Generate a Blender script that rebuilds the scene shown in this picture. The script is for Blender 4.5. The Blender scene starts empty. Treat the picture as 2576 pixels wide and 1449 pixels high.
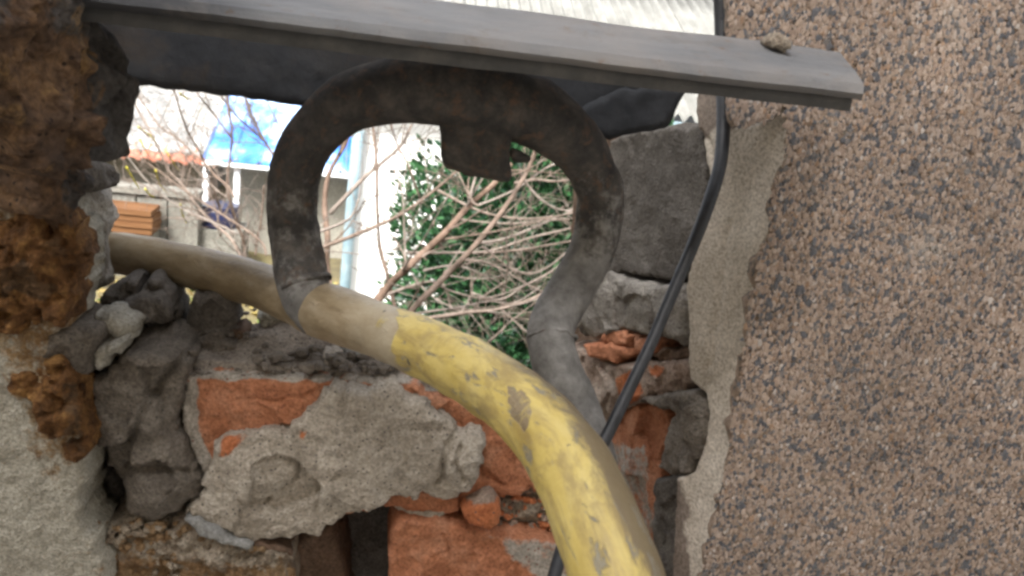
import bpy, math, random
import numpy as np
from mathutils import Vector, Matrix, Euler
from mathutils.geometry import delaunay_2d_cdt
R = math.radians
S = bpy.context.scene
C = S.collection
random.seed(7)

# ------------------------------------------------------------------ camera
CAM = np.array((0.0, 0.0, 2.5))
PITCH, YAW, ROLL, HFOV = R(-16), R(8), R(7), R(60)
fw = np.array((math.sin(YAW)*math.cos(PITCH), math.cos(YAW)*math.cos(PITCH), math.sin(PITCH)))
r0 = np.array((math.cos(YAW), -math.sin(YAW), 0.0))
u0 = np.cross(r0, fw)
RT = math.cos(ROLL)*r0 + math.sin(ROLL)*u0
UP = -math.sin(ROLL)*r0 + math.cos(ROLL)*u0
FL = 1288.0/math.tan(HFOV/2)
cd = bpy.data.cameras.new('camera')
cam = bpy.data.objects.new('camera', cd); C.objects.link(cam)
cam.matrix_world = Matrix(((RT[0], UP[0], -fw[0], CAM[0]), (RT[1], UP[1], -fw[1], CAM[1]), (RT[2], UP[2], -fw[2], CAM[2]), (0, 0, 0, 1)))
cd.angle = HFOV; cd.sensor_width = 36
cd.clip_start = 0.01; cd.clip_end = 1000
cd.dof.use_dof = True; cd.dof.focus_distance = 0.62; cd.dof.aperture_fstop = 22.0
cd.lens = 18/math.tan(HFOV/2)
S.camera = cam

# ------------------------------------------------------------------ world, sun, exposure
SUN_EL, SUN_AZ = R(52), R(205)          # azimuth clockwise from +Y
W = bpy.data.worlds.new('World'); S.world = W; W.use_nodes = True
nt = W.node_tree; nt.nodes.clear()
sk = nt.nodes.new('ShaderNodeTexSky'); sk.sky_type = 'NISHITA'; sk.sun_disc = False
sk.sun_elevation = SUN_EL; sk.sun_rotation = SUN_AZ; sk.dust_density = 5.0; sk.air_density = 1.0
bg = nt.nodes.new('ShaderNodeBackground'); bg.inputs[1].default_value = 0.13
hs = nt.nodes.new('ShaderNodeHueSaturation'); hs.inputs['Saturation'].default_value = 0.22
wo = nt.nodes.new('ShaderNodeOutputWorld')
nt.links.new(sk.outputs[0], hs.inputs['Color']); nt.links.new(hs.outputs[0], bg.inputs[0]); nt.links.new(bg.outputs[0], wo.inputs[0])
sl = bpy.data.lights.new('sun', 'SUN'); sl.energy = 2.2; sl.angle = R(14); sl.color = (1, 0.96, 0.9)
so = bpy.data.objects.new('sun', sl); C.objects.link(so)
sd = Vector((math.sin(SUN_AZ)*math.cos(SUN_EL), math.cos(SUN_AZ)*math.cos(SUN_EL), math.sin(SUN_EL)))
so.rotation_euler = sd.to_track_quat('Z', 'Y').to_euler(); so.location = (0, -5, 12)
V = S.view_settings; V.view_transform = 'Standard'; V.look = 'None'; V.exposure = 2.08; V.gamma = 1.0; V.use_curve_mapping = False
S.cycles.filter_width = 2.9
S.cycles.max_bounces = 8

# ------------------------------------------------------------------ pixel rays (2576 px wide measure of the photograph)
def ray(x, y): return fw + RT*((x-1288.0)/FL) - UP*((y-724.5)/FL)
def onY(x, y, Y): d = ray(x, y); return CAM + d*(Y/d[1])
def onZ(x, y, Z): d = ray(x, y); return CAM + d*((Z-CAM[2])/d[2])
def onD(x, y, D): return CAM + ray(x, y)*D
def onP(x, y, p0, n): d = ray(x, y); return CAM + d*(np.dot(p0-CAM, n)/np.dot(d, n))
def proj(P):
    d = np.asarray(P) - CAM; z = d@fw
    return np.stack((1288+FL*(d@RT)/z, 724.5-FL*(d@UP)/z), -1)

# ------------------------------------------------------------------ numeric noise
def _hash(ix, iy, iz, seed):
    h = (ix.astype(np.int64)*374761393 + iy.astype(np.int64)*668265263 + iz.astype(np.int64)*2147483647 + seed*1274126177) & 0xffffffff
    h = ((h ^ (h >> 13))*1274126177) & 0xffffffff
    h = ((h ^ (h >> 16))*2246822519) & 0xffffffff
    return ((h ^ (h >> 15)) & 0xffffff)/float(0xffffff)
def vnoise(P, seed=0):
    i = np.floor(P).astype(np.int64); f = P - i; f = f*f*(3-2*f); o = 0
    for dx in (0, 1):
        for dy in (0, 1):
            for dz in (0, 1):
                w = (f[:, 0] if dx else 1-f[:, 0])*(f[:, 1] if dy else 1-f[:, 1])*(f[:, 2] if dz else 1-f[:, 2])
                o = o + w*_hash(i[:, 0]+dx, i[:, 1]+dy, i[:, 2]+dz, seed)
    return o*2-1
def fbm(P, sc, octv=4, seed=0, gain=0.5):
    P = np.asarray(P)*sc + seed*7.31; o = 0; a = 1.0
    for k in range(octv):
        o = o + a*vnoise(P, seed+k*17); P = P*2.03+11.7; a *= gain
    return o
def facet(P, cell, seed=0):
    rg_ = np.random.RandomState(seed+500); lo, hi = P.min(0)-cell, P.max(0)+cell
    n = int(max(6, np.prod(np.maximum((hi-lo)/cell, 1))*.8)); n = min(n, 400)
    c = rg_.uniform(lo, hi, (n, 3)); g = rg_.normal(0, .30, (n, 3)); o = rg_.normal(0, .22, n)*cell
    Q = P+np.stack([fbm(P, .55/cell, 3, seed+k, .6) for k in range(3)], 1)*cell*.28
    out = np.zeros(len(P))
    for s_ in range(0, len(P), 4000):
        q = Q[s_:s_+4000]; k = ((q[:, None]-c[None])**2).sum(-1).argmin(1); out[s_:s_+4000] = ((q-c[k])*g[k]).sum(1)+o[k]
    return out
def ridge(P, sc, octv=3, seed=0):
    P = np.asarray(P)*sc + seed*3.7; o = 0; a = 1.0
    for k in range(octv):
        o = o + a*(1-2*np.abs(vnoise(P, seed+k*31))); P = P*2.1+5.1; a *= 0.5
    return o

# ------------------------------------------------------------------ materials
MATS = {}
class NB:
    def __init__(s, name):
        s.m = bpy.data.materials.new(name); s.m.use_nodes = True; s.t = s.m.node_tree
        s.b = s.t.nodes['Principled BSDF']; s.out = s.t.nodes['Material Output']
        s.co = s.t.nodes.new('ShaderNodeTexCoord').outputs['Object']; MATS[name] = s.m
    def n(s, t): return s.t.nodes.new(t)
    def l(s, a, b): s.t.links.new(a, b)
    def noise(s, scale, detail=5, rough=0.6, dist=0.0, vec=None):
        x = s.n('ShaderNodeTexNoise'); x.inputs['Scale'].default_value = scale; x.inputs['Detail'].default_value = detail
        x.inputs['Roughness'].default_value = rough; x.inputs['Distortion'].default_value = dist; s.l(vec or s.co, x.inputs['Vector']); return x.outputs['Fac']
    def voro(s, scale, out='Color', vec=None, rnd=1.0):
        x = s.n('ShaderNodeTexVoronoi'); x.inputs['Scale'].default_value = scale; x.inputs['Randomness'].default_value = rnd; s.l(vec or s.co, x.inputs['Vector']); return x.outputs[out]
    def ramp(s, fac, stops, const=False):
        x = s.n('ShaderNodeValToRGB'); e = x.color_ramp.elements
        if const: x.color_ramp.interpolation = 'CONSTANT'
        while len(e) < len(stops): e.new(0.5)
        for q, (p, c) in zip(e, stops):
            q.position = p; q.color = (c, c, c, 1) if isinstance(c, (int, float)) else (*c, 1)
        s.l(fac, x.inputs['Fac']); return x.outputs['Color']
    def mix(s, fac, a, b, mode='MIX'):
        x = s.n('ShaderNodeMix'); x.data_type = 'RGBA'; x.blend_type = mode
        for v, i in ((fac, 0), (a, 6), (b, 7)):
            if isinstance(v, (int, float)): x.inputs[i].default_value = v
            elif isinstance(v, tuple): x.inputs[i].default_value = (*v, 1)
            else: s.l(v, x.inputs[i])
        return x.outputs[2]
    def math(s, op, a, b=0.0, clamp=False):
        x = s.n('ShaderNodeMath'); x.operation = op; x.use_clamp = clamp
        for v, i in ((a, 0), (b, 1)):
            if isinstance(v, (int, float)): x.inputs[i].default_value = v
            else: s.l(v, x.inputs[i])
        return x.outputs[0]
    def attr(s, name):
        x = s.n('ShaderNodeAttribute'); x.attribute_name = name; return x
    def stretch(s, v):
        x = s.n('ShaderNodeVectorMath'); x.operation = 'MULTIPLY'; s.l(s.co, x.inputs[0]); x.inputs[1].default_value = v; return x.outputs[0]
    def bump(s, h, strength=0.4, dist=0.002):
        x = s.n('ShaderNodeBump'); x.inputs['Strength'].default_value = strength; x.inputs['Distance'].default_value = dist
        s.l(h, x.inputs['Height']); s.l(x.outputs[0], s.b.inputs['Normal'])
    def done(s, col, rough=0.9, spec=0.3, metal=0.0):
        if isinstance(col, tuple): s.b.inputs['Base Color'].default_value = (*col, 1)
        else: s.l(col, s.b.inputs['Base Color'])
        if isinstance(rough, (int, float)): s.b.inputs['Roughness'].default_value = rough
        else: s.l(rough, s.b.inputs['Roughness'])
        s.b.inputs['Specular IOR Level'].default_value = spec; s.b.inputs['Metallic'].default_value = metal
        return s.m
def stone_mat(name, c0, c1, c2, sc=45, speck=None, spsc=420, tint=None, bstr=0.5, rough=0.92, streak=None):
    """grainy mineral surface: three tones by fractal noise, sand specks, a second palette where the 'tint' attribute says"""
    b = NB(name)
    col = b.ramp(b.noise(sc, 8, 0.68), [(0.3, c0), (0.5, c1), (0.7, c2)])
    if tint:
        a = b.attr('tint').outputs['Fac']
        f = b.ramp(b.math('ADD', a, b.math('MULTIPLY', b.math('SUBTRACT', b.noise(sc*2.2, 6, 0.7), 0.5), 0.9)), [(0.42, 0.0), (0.58, 1.0)])
        col = b.mix(f, col, b.ramp(b.noise(sc*0.9, 8, 0.65), [(0.3, tint[0]), (0.5, tint[1]), (0.7, tint[2])]))
    if streak: col = b.mix(b.ramp(b.noise(26, 6, 0.7, 0.8), [(0.56, 0.0), (0.70, 1.0)]), col, streak)
    g = b.noise(spsc, 3, 0.6)
    col = b.mix(0.85, col, b.ramp(g, [(0.3, 0.55), (0.5, 1.0), (0.68, 1.35)]), 'MULTIPLY')
    if speck: col = b.mix(b.ramp(b.voro(spsc*0.45, 'Distance'), [(0.10, 1.0), (0.2, 0.0)]), col, speck)
    h = b.math('ADD', b.math('ADD', b.noise(spsc, 4, 0.7), b.math('MULTIPLY', b.voro(spsc*1.1, 'Distance'), -.9)), b.math('MULTIPLY', b.noise(sc*2.5, 6, 0.65), 1.6))
    b.bump(h, bstr, 0.0022)
    return b.done(col, rough, 0.2)
stone_mat('mortar_grey', (.25, .215, .175), (.36, .32, .27), (.46, .42, .365), 40, (.09, .08, .075), tint=((.30, .10, .045), (.43, .155, .07), (.52, .22, .11)))
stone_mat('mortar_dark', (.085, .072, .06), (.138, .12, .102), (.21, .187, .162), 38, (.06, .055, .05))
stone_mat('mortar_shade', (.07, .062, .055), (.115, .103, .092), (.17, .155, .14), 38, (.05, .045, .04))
stone_mat('brick_red', (.26, .10, .052), (.375, .158, .085), (.45, .23, .145), 34, (.2, .08, .05), tint=((.24, .215, .185), (.33, .30, .265), (.40, .37, .33)), bstr=0.4)
stone_mat('brick_dusty', (.17, .11, .08), (.27, .205, .165), (.33, .29, .25), 30, (.10, .08, .07), tint=((.27, .085, .04), (.40, .14, .06), (.46, .2, .1)), bstr=0.4)
stone_mat('brick_grey', (.13, .118, .105), (.215, .198, .178), (.30, .28, .25), 26, (.08, .07, .065), tint=((.27, .085, .04), (.36, .13, .06), (.40, .18, .1)), bstr=0.45)
stone_mat('brick_sooty', (.070, .062, .055), (.105, .095, .086), (.15, .137, .124), 22, (.05, .045, .04), bstr=0.4)
stone_mat('brick_brown', (.07, .045, .032), (.13, .085, .06), (.20, .145, .11), 30, (.05, .04, .03), bstr=0.4)
stone_mat('plaster_strip', (.39, .345, .285), (.48, .43, .365), (.56, .51, .445), 16, None, tint=((.16, .13, .11), (.23, .19, .16), (.30, .25, .21)), bstr=0.14)
stone_mat('plaster_stucco', (.265, .245, .20), (.35, .33, .278), (.43, .41, .352), 55, (.25, .2, .15), 520, tint=((.12, .065, .03), (.22, .14, .07), (.32, .25, .16)), bstr=0.6)
stone_mat('plaster_dirty', (.24, .22, .20), (.38, .36, .325), (.50, .475, .435), 32, (.12, .1, .09), tint=((.05, .04, .035), (.08, .065, .055), (.12, .1, .085)), bstr=0.5)
stone_mat('foam_orange', (.035, .019, .010), (.125, .060, .023), (.30, .165, .058), 48, (.06, .03, .015), 300, tint=((.045, .03, .02), (.09, .055, .03), (.15, .09, .05)), bstr=0.7)
stone_mat('mass_rusty', (.032, .026, .022), (.055, .042, .033), (.085, .060, .042), 22, None, 260, tint=((.045, .042, .041), (.062, .058, .056), (.085, .079, .074)), bstr=0.5, streak=(.14, .078, .032))
stone_mat('foam_rusty', (.045, .032, .025), (.10, .062, .040), (.21, .125, .065), 38, (.03, .02, .015), 260, tint=((.045, .04, .038), (.065, .058, .054), (.09, .08, .073)), bstr=0.7, streak=(.27, .165, .07))
stone_mat('rubble_mix', (.14, .10, .07), (.27, .225, .175), (.40, .36, .30), 75, (.10, .07, .05), 380, tint=((.12, .065, .032), (.20, .125, .065), (.29, .21, .13)), bstr=0.8)
stone_mat('sill_dust', (.16, .135, .115), (.27, .235, .20), (.37, .325, .28), 42, (.08, .07, .06), bstr=0.6)
stone_mat('slate_pale', (.17, .17, .17), (.235, .235, .23), (.30, .30, .29), 30, None, bstr=0.25)
stone_mat('pebble_pale', (.25, .235, .20), (.36, .345, .30), (.46, .44, .39), 60, (.14, .12, .1), bstr=0.5)
b = NB('house_render'); b.bump(b.noise(30, 5), .1, .004); b.done(b.ramp(b.noise(1.5, 6, .7), [(.35, (.83, .83, .82)), (.65, (.88, .88, .87))]), .9, .2)
stone_mat('shed_render', (.19, .18, .155), (.225, .215, .185), (.26, .25, .215), 1.5, None, 60, bstr=0.1)
stone_mat('concrete_old', (.12, .115, .10), (.165, .16, .14), (.21, .20, .18), 3.0, None, 40, bstr=0.2)
stone_mat('slate_roof', (.09, .09, .088), (.20, .20, .195), (.46, .46, .45), 2.6, None, 30, bstr=0.2)

b = NB('mosaic_bed')
b.bump(b.voro(330, 'Distance'), .5, .0012)
sp = b.ramp(b.math('FRACT', b.math('MULTIPLY', b.voro(330, 'Color'), 1.0)), [(.0, (.075, .073, .075)), (.17, (.13, .115, .10)), (.24, (.215, .16, .12)), (.45, (.27, .20, .15)), (.7, (.30, .23, .175)), (.92, (.36, .30, .25))], True)
b.done(b.mix(b.ramp(b.noise(8, 5), [(.35, .0), (.7, .25)]), sp, (.27, .205, .16)), .85, .3)
b = NB('mosaic_chip')
b.done(b.mix(.35, b.attr('col').outputs['Color'], b.ramp(b.noise(900, 3), [(.35, .7), (.65, 1.25)]), 'MULTIPLY'), .6, .4)

b = NB('steel_painted'); sa = b.attr('left_shade').outputs['Fac']
st = b.noise(16, 7, .7, .3, b.stretch((.35, 1, 1)))
col = b.ramp(st, [(.32, (.105, .108, .115)), (.5, (.148, .150, .156)), (.68, (.195, .194, .193))])
col = b.mix(b.ramp(b.noise(60, 8, .75), [(.57, 0.), (.66, .85)]), col, (.12, .08, .055))
col = b.mix(b.ramp(b.math('ADD', b.math('MULTIPLY', sa, 0.0), b.noise(22, 8, .78, .8)), [(.56, 0.), (.66, .75)]), col, (.10, .085, .07))
col = b.mix(b.ramp(b.math('ADD', sa, b.math('MULTIPLY', b.math('SUBTRACT', b.noise(14, 6, .7, .3, b.stretch((.5, 2, 1))), .5), .8)), [(.3, 0.), (.7, .9)]), col, (.035, .036, .04))  # paints the shade on the left part of the flange into its colour
col = b.mix(b.ramp(b.noise(9, 7, .7, .5), [(.45, 0.), (.66, .5)]), col, (.22, .195, .175))
b.bump(b.math('ADD', b.noise(150, 6, .75), b.noise(40, 4)), .5, .0018); b.done(col, .75, .25)
b = NB('steel_dark')  # darker steel tone than the flange, for the lip
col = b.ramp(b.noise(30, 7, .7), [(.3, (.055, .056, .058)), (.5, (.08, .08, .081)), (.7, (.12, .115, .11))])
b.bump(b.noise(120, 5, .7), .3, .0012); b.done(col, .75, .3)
b = NB('web_dark')  # shade under the flange put into a darker steel colour
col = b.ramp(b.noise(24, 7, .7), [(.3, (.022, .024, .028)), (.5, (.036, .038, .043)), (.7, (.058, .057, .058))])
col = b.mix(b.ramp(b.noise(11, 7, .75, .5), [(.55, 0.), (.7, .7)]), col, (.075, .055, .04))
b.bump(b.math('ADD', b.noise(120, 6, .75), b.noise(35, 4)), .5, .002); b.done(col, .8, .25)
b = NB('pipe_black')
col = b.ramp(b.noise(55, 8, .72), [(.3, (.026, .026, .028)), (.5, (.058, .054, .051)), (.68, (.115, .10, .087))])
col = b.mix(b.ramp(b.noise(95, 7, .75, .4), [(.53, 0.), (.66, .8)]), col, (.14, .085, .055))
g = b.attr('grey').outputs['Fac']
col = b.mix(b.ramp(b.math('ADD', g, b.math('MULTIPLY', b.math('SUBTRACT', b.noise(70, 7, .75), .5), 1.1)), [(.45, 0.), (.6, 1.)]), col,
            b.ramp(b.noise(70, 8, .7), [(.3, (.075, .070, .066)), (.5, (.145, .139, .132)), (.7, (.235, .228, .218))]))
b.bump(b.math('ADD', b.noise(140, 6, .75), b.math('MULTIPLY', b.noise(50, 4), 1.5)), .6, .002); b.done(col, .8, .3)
b = NB('pipe_yellow')
t = b.attr('grey').outputs['Fac']      # 0 = yellow paint, 1 = bare weathered tan steel
pv = b.attr('puv').outputs['Color']    # unrolled along the pipe, so that smears run lengthwise
yel = b.ramp(b.noise(60, 6, .65, 0, pv), [(.3, (.37, .265, .065)), (.5, (.49, .375, .11)), (.7, (.56, .455, .18))])
tan = b.ramp(b.noise(60, 8, .7, 0, pv), [(.3, (.13, .093, .052)), (.5, (.235, .178, .105)), (.7, (.36, .30, .215))])
col = b.mix(b.ramp(b.noise(70, 7, .72, .6, pv), [(.47, 0.), (.62, .7)]), yel, (.23, .165, .07))
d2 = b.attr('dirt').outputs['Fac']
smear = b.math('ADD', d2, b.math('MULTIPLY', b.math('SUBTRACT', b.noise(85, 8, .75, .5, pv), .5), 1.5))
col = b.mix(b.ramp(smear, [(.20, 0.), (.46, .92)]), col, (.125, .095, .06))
chip = b.ramp(b.noise(150, 6, .72, .3, pv), [(.57, 0.), (.63, .9)])
col = b.mix(chip, col, (.19, .17, .13))
bare = b.ramp(b.math('ADD', t, b.math('MULTIPLY', b.math('SUBTRACT', b.noise(48, 8, .75, .6), .5), 1.0)), [(.45, 0.), (.55, 1.)])
tan = b.mix(b.ramp(b.math('ADD', b.attr('pale').outputs['Fac'], b.math('MULTIPLY', b.math('SUBTRACT', b.noise(65, 7, .75), .5), 1.3)), [(.15, 0.), (.95, .8)]), tan, (.42, .365, .265))
col = b.mix(bare, col, tan)
col = b.mix(b.ramp(b.noise(95, 4, .6, .2), [(.69, 0.), (.71, .9)]), col, (.07, .065, .06))
b.bump(b.math('SUBTRACT', b.math('ADD', b.noise(120, 6, .7), b.math('MULTIPLY', b.noise(60, 7, .72, 0, pv), .8)), b.math('ADD', bare, chip)), .5, .0012)
b.done(col, b.ramp(b.noise(80, 6, .7, 0, pv), [(.35, .36), (.65, .62)]), .45)
b = NB('rubber_black'); b.bump(b.noise(300, 3), .2, .0008)
b.done(b.ramp(b.noise(90, 5), [(.35, (.008, .009, .011)), (.65, (.022, .023, .027))]), .5, .4)
b = NB('blue_sheet'); b.done(b.ramp(b.noise(1.2, 4), [(.40, (.012, .085, .42)), (.50, (.05, .19, .56)), (.62, (.42, .56, .78))]), .25, .6)  # whitish end of the ramp paints sky reflection into the blue
b = NB('pale_blue_paint'); b.done(b.ramp(b.noise(8, 5), [(.35, (.17, .25, .29)), (.65, (.26, .34, .38))]), .5, .4)
b = NB('white_paint'); b.done(b.ramp(b.noise(12, 6, .7), [(.4, (.55, .58, .60)), (.6, (.78, .80, .82))]), .5, .4)
b = NB('tile_red'); b.done(b.ramp(b.noise(5, 5), [(.35, (.30, .11, .07)), (.65, (.42, .19, .135))]), .85, .2)
b = NB('board_orange'); b.done(b.ramp(b.noise(6, 6, .7, 0, b.stretch((.3, 1, 4))), [(.3, (.075, .034, .015)), (.5, (.125, .058, .024)), (.7, (.18, .095, .045))]), .8, .2)
b = NB('plastic_navy'); b.done((.012, .016, .05), .4, .4)
b = NB('bark')
col = b.mix(b.attr('col').outputs['Fac'], b.ramp(b.noise(30, 6, .7), [(.3, (.075, .05, .036)), (.5, (.135, .087, .062)), (.7, (.21, .15, .115))]),
            b.ramp(b.noise(30, 6, .7), [(.3, (.125, .105, .09)), (.5, (.205, .175, .152)), (.7, (.30, .262, .232))]))
b.bump(b.noise(120, 5, .7), .5, .003); b.done(col, .85, .25)
b = NB('bark_mossy'); b.done(b.ramp(b.noise(40, 6, .7), [(.35, (.20, .17, .10)), (.5, (.38, .34, .05)), (.65, (.50, .44, .06))]), .9, .2)
b = NB('leaf_dark'); b.done(b.mix(.5, b.attr('col').outputs['Color'], b.ramp(b.noise(6, 4), [(.35, .7), (.65, 1.3)]), 'MULTIPLY'), .55, .15)
b.b.inputs['Subsurface Weight'].default_value = 0.0
b = NB('litter'); b.done(b.attr('col').outputs['Color'], .9, .2)
b = NB('earth'); b.bump(b.noise(30, 6, .7), .6, .03)
b.done(b.ramp(b.noise(2.6, 9, .7), [(.3, (.065, .055, .035)), (.45, (.11, .095, .058)), (.55, (.15, .125, .065)), (.7, (.11, .115, .055))]), .95, .1)
b = NB('paving'); b.bump(b.noise(12, 6, .7), .3, .01); b.done(b.ramp(b.noise(3, 7), [(.3, (.30, .29, .27)), (.7, (.42, .405, .38))]), .92, .2)

# ------------------------------------------------------------------ object helpers
LOC = {}
def tag(o, label=None, cat=None, group=None, kind=None):
    for k, v in (('label', label), ('category', cat), ('group', group), ('kind', kind)):
        if v: o[k] = v
    return o
def thing(name, label, cat, loc, group=None):
    o = bpy.data.objects.new(name, None); C.objects.link(o); o.location = loc; o.empty_display_size = .05
    LOC[o.name] = np.array(loc, float); return tag(o, label, cat, group)
def add(name, v, f, mat, parent=None, smooth=True, attrs=None, quads=None):
    """links verts + triangles (+ quads) as ONE mesh object, origin at its own base or its thing's"""
    v = np.asarray(v, float); tris = np.asarray(f, np.int32).reshape(-1, 3)
    if parent is not None: base = LOC[parent.name]
    else: base = np.array(((v[:, 0].min()+v[:, 0].max())/2, (v[:, 1].min()+v[:, 1].max())/2, v[:, 2].min()))
    me = bpy.data.meshes.new(name)
    nq = 0 if quads is None else len(quads)
    me.vertices.add(len(v)); me.vertices.foreach_set('co', (v-base).ravel())
    idx = tris.ravel(); st = np.arange(len(tris))*3; tot = np.full(len(tris), 3)
    if nq:
        q = np.asarray(quads, np.int32).reshape(-1, 4)
        st = np.concatenate((st, len(idx)+np.arange(nq)*4)); idx = np.concatenate((idx, q.ravel())); tot = np.concatenate((tot, np.full(nq, 4)))
    me.loops.add(len(idx)); me.loops.foreach_set('vertex_index', idx.astype(np.int32))
    me.polygons.add(len(st)); me.polygons.foreach_set('loop_start', st.astype(np.int32)); me.polygons.foreach_set('loop_total', tot.astype(np.int32))
    me.update(calc_edges=True); me.validate()
    me.polygons.foreach_set('use_smooth', np.full(len(me.polygons), bool(smooth)))
    for k, val in (attrs or {}).items():
        val = np.asarray(val, float)
        if val.ndim == 1:
            a = me.attributes.new(k, 'FLOAT', 'POINT'); a.data.foreach_set('value', val)
        else:
            a = me.attributes.new(k, 'FLOAT_COLOR', 'POINT'); a.data.foreach_set('color', np.concatenate((val, np.ones((len(val), 1))), 1).ravel())
    me.materials.append(MATS[mat])
    o = bpy.data.objects.new(name, me); C.objects.link(o)
    if parent is not None:
        o.parent = parent; LOC[o.name] = base
    else:
        o.location = base; LOC[o.name] = base
    return o
def inside(p, poly):
    x, y = p[:, 0], p[:, 1]; r = np.zeros(len(p), bool); n = len(poly); j = n-1
    for i in range(n):
        xi, yi = poly[i]; xj, yj = poly[j]
        if yi != yj:
            r ^= ((yi > y) != (yj > y)) & (x < (xj-xi)*(y-yi)/(yj-yi)+xi)
        j = i
    return r
def segdist(p, poly, closed=True):
    a = np.asarray(poly, float); bb = np.roll(a, -1, 0) if closed else a[1:]
    a = a if closed else a[:-1]; out = np.full(len(p), 1e9)
    for s in range(0, len(p), 4000):
        q = p[s:s+4000, None, :]; d = bb-a; t = np.clip(((q-a)*d).sum(-1)/np.maximum((d*d).sum(-1), 1e-18), 0, 1)
        out[s:s+4000] = np.sqrt((((a+t[..., None]*d)-q)**2).sum(-1)).min(1)
    return out
def planeY(Y): return np.array((0., Y, CAM[2])), np.array((0., -1., 0.))
def chunk(name, out, pl, thick, mat, parent=None, res=.003, jag=.0016, rnd=.006, amp=.0025, nsc=45, seed=1, bulge=0.0,
          grooves=(), bumps=(), tint=None, tsoft=14, rid=0.0, rsc=40, tilt=(0, 0), back_shrink=0.0, fac=0.0, fcell=.02):
    """a broken piece of masonry: the outline gives its face, which gets rounded edges, fractal relief, grooves and lumps, and a real thickness"""
    pl = planeY(pl) if isinstance(pl, (int, float)) else pl
    p0, n = pl; n = n/np.linalg.norm(n)
    o3 = np.array([onP(x, y, p0, n) for x, y in out])
    e1 = RT-n*np.dot(RT, n); e1 /= np.linalg.norm(e1); e2 = np.cross(n, e1)
    org = o3.mean(0); o2 = np.stack(((o3-org)@e1, (o3-org)@e2), -1)
    if ((o2[:, 0]*np.roll(o2[:, 1], -1)-np.roll(o2[:, 0], -1)*o2[:, 1]).sum()) < 0: o2 = o2[::-1]
    ring = []
    for i in range(len(o2)):
        a, c = o2[i], o2[(i+1) % len(o2)]; k = max(1, int(round(np.linalg.norm(c-a)/res)))
        ring += [a+(c-a)*q/k for q in range(k)]
    ring = np.array(ring)
    for _ in range(2): ring = 0.25*np.roll(ring, 1, 0)+0.5*ring+0.25*np.roll(ring, -1, 0)
    nz = np.concatenate((ring, np.zeros((len(ring), 1))), 1)
    ring = ring + np.stack((fbm(nz, 110, 3, seed+5, .65), fbm(nz, 110, 3, seed+9, .65)), -1)*jag
    lo, hi = ring.min(0), ring.max(0)
    gx, gy = np.meshgrid(np.arange(lo[0], hi[0], res), np.arange(lo[1], hi[1], res*.87))
    gx[1::2] += res/2; rg = np.random.RandomState(seed)
    g = np.stack((gx.ravel(), gy.ravel()), -1); g += rg.uniform(-.22, .22, g.shape)*res
    g = g[inside(g, ring)]; g = g[segdist(g, ring) > res*.55] if len(g) else g
    nb = len(ring); allp = np.concatenate((ring, g)) if len(g) else ring
    vo, eo, fo, ov, oe, of = delaunay_2d_cdt([Vector(q) for q in allp], [(i, (i+1) % nb) for i in range(nb)], [], 1, 1e-7, True)
    pt = np.array([(q[0], q[1]) for q in vo]); tris = np.array([t for t in fo if len(t) == 3], np.int32)
    cen = pt[tris].mean(1); tris = tris[inside(cen, ring)]
    a_ = ((pt[tris[:, 1], 0]-pt[tris[:, 0], 0])*(pt[tris[:, 2], 1]-pt[tris[:, 0], 1])-(pt[tris[:, 2], 0]-pt[tris[:, 0], 0])*(pt[tris[:, 1], 1]-pt[tris[:, 0], 1]))
    tris[a_ < 0] = tris[a_ < 0][:, ::-1]
    omap = {}
    for i, q in enumerate(ov):
        for s in q: omap.setdefault(s, i)
    bi = []
    for i in range(nb):
        k = omap.get(i)
        if k is not None and (not bi or bi[-1] != k): bi.append(k)
    bi = np.array(bi)
    d = segdist(pt, ring); P3 = org+pt[:, :1]*e1+pt[:, 1:]*e2
    h = np.where(d < rnd, -(rnd-np.sqrt(np.maximum(rnd**2-(rnd-np.minimum(d, rnd))**2, 0))), 0.0)
    dm = max(d.max(), 1e-6); h += bulge*(1-(1-np.clip(d/dm, 0, 1))**2)
    h += amp*fbm(P3, nsc, 6, seed, .55)
    if rid: h += rid*ridge(P3, rsc, 3, seed+3)
    if fac: h += fac*facet(P3, fcell, seed)
    h += pt[:, 0]*tilt[0]+pt[:, 1]*tilt[1]
    px = proj(P3); pxn = px+np.stack((fbm(P3, 70, 3, seed+1), fbm(P3, 70, 3, seed+2)), -1)*9
    for line, w, dep in grooves: h -= dep*np.exp(-(segdist(pxn, line, False)/w)**2)
    for (cx, cy), (rx, ry), hh in bumps:
        q = ((pxn[:, 0]-cx)/rx)**2+((pxn[:, 1]-cy)/ry)**2; h += hh*np.maximum(1-q, 0)**.75 if hh > 0 else hh*np.exp(-q*1.5)
    P3 = P3+h[:, None]*n
    at = None; V = [P3]; F = [tris]
    nr = 4 if thick > .02 else 2; prev = bi; nv = len(P3); cm = pt[bi].mean(0)
    for k in range(1, nr+1):
        q = pt[bi].copy(); s = 1-back_shrink*k/nr; q = cm+(q-cm)*s
        r3 = org+q[:, :1]*e1+q[:, 1:]*e2-n*(rnd+(thick)*k/nr)
        r3 = r3+np.stack([fbm(r3, 60, 4, seed+40+c, .6) for c in range(3)], -1)*min(.0022, thick*.1)
        V.append(r3); cur = np.arange(nv, nv+len(bi)); nv += len(bi)
        a1, b1 = prev, np.roll(prev, -1); a2, b2 = cur, np.roll(cur, -1)
        F.append(np.stack((a1, a2, b1), 1)); F.append(np.stack((b1, a2, b2), 1)); prev = cur
    bp = pt[bi]; m = len(bi)
    bo, _, bf, bov, _, _ = delaunay_2d_cdt([Vector(q) for q in bp], [(i, (i+1) % m) for i in range(m)], [], 1, 1e-7, True)
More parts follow.
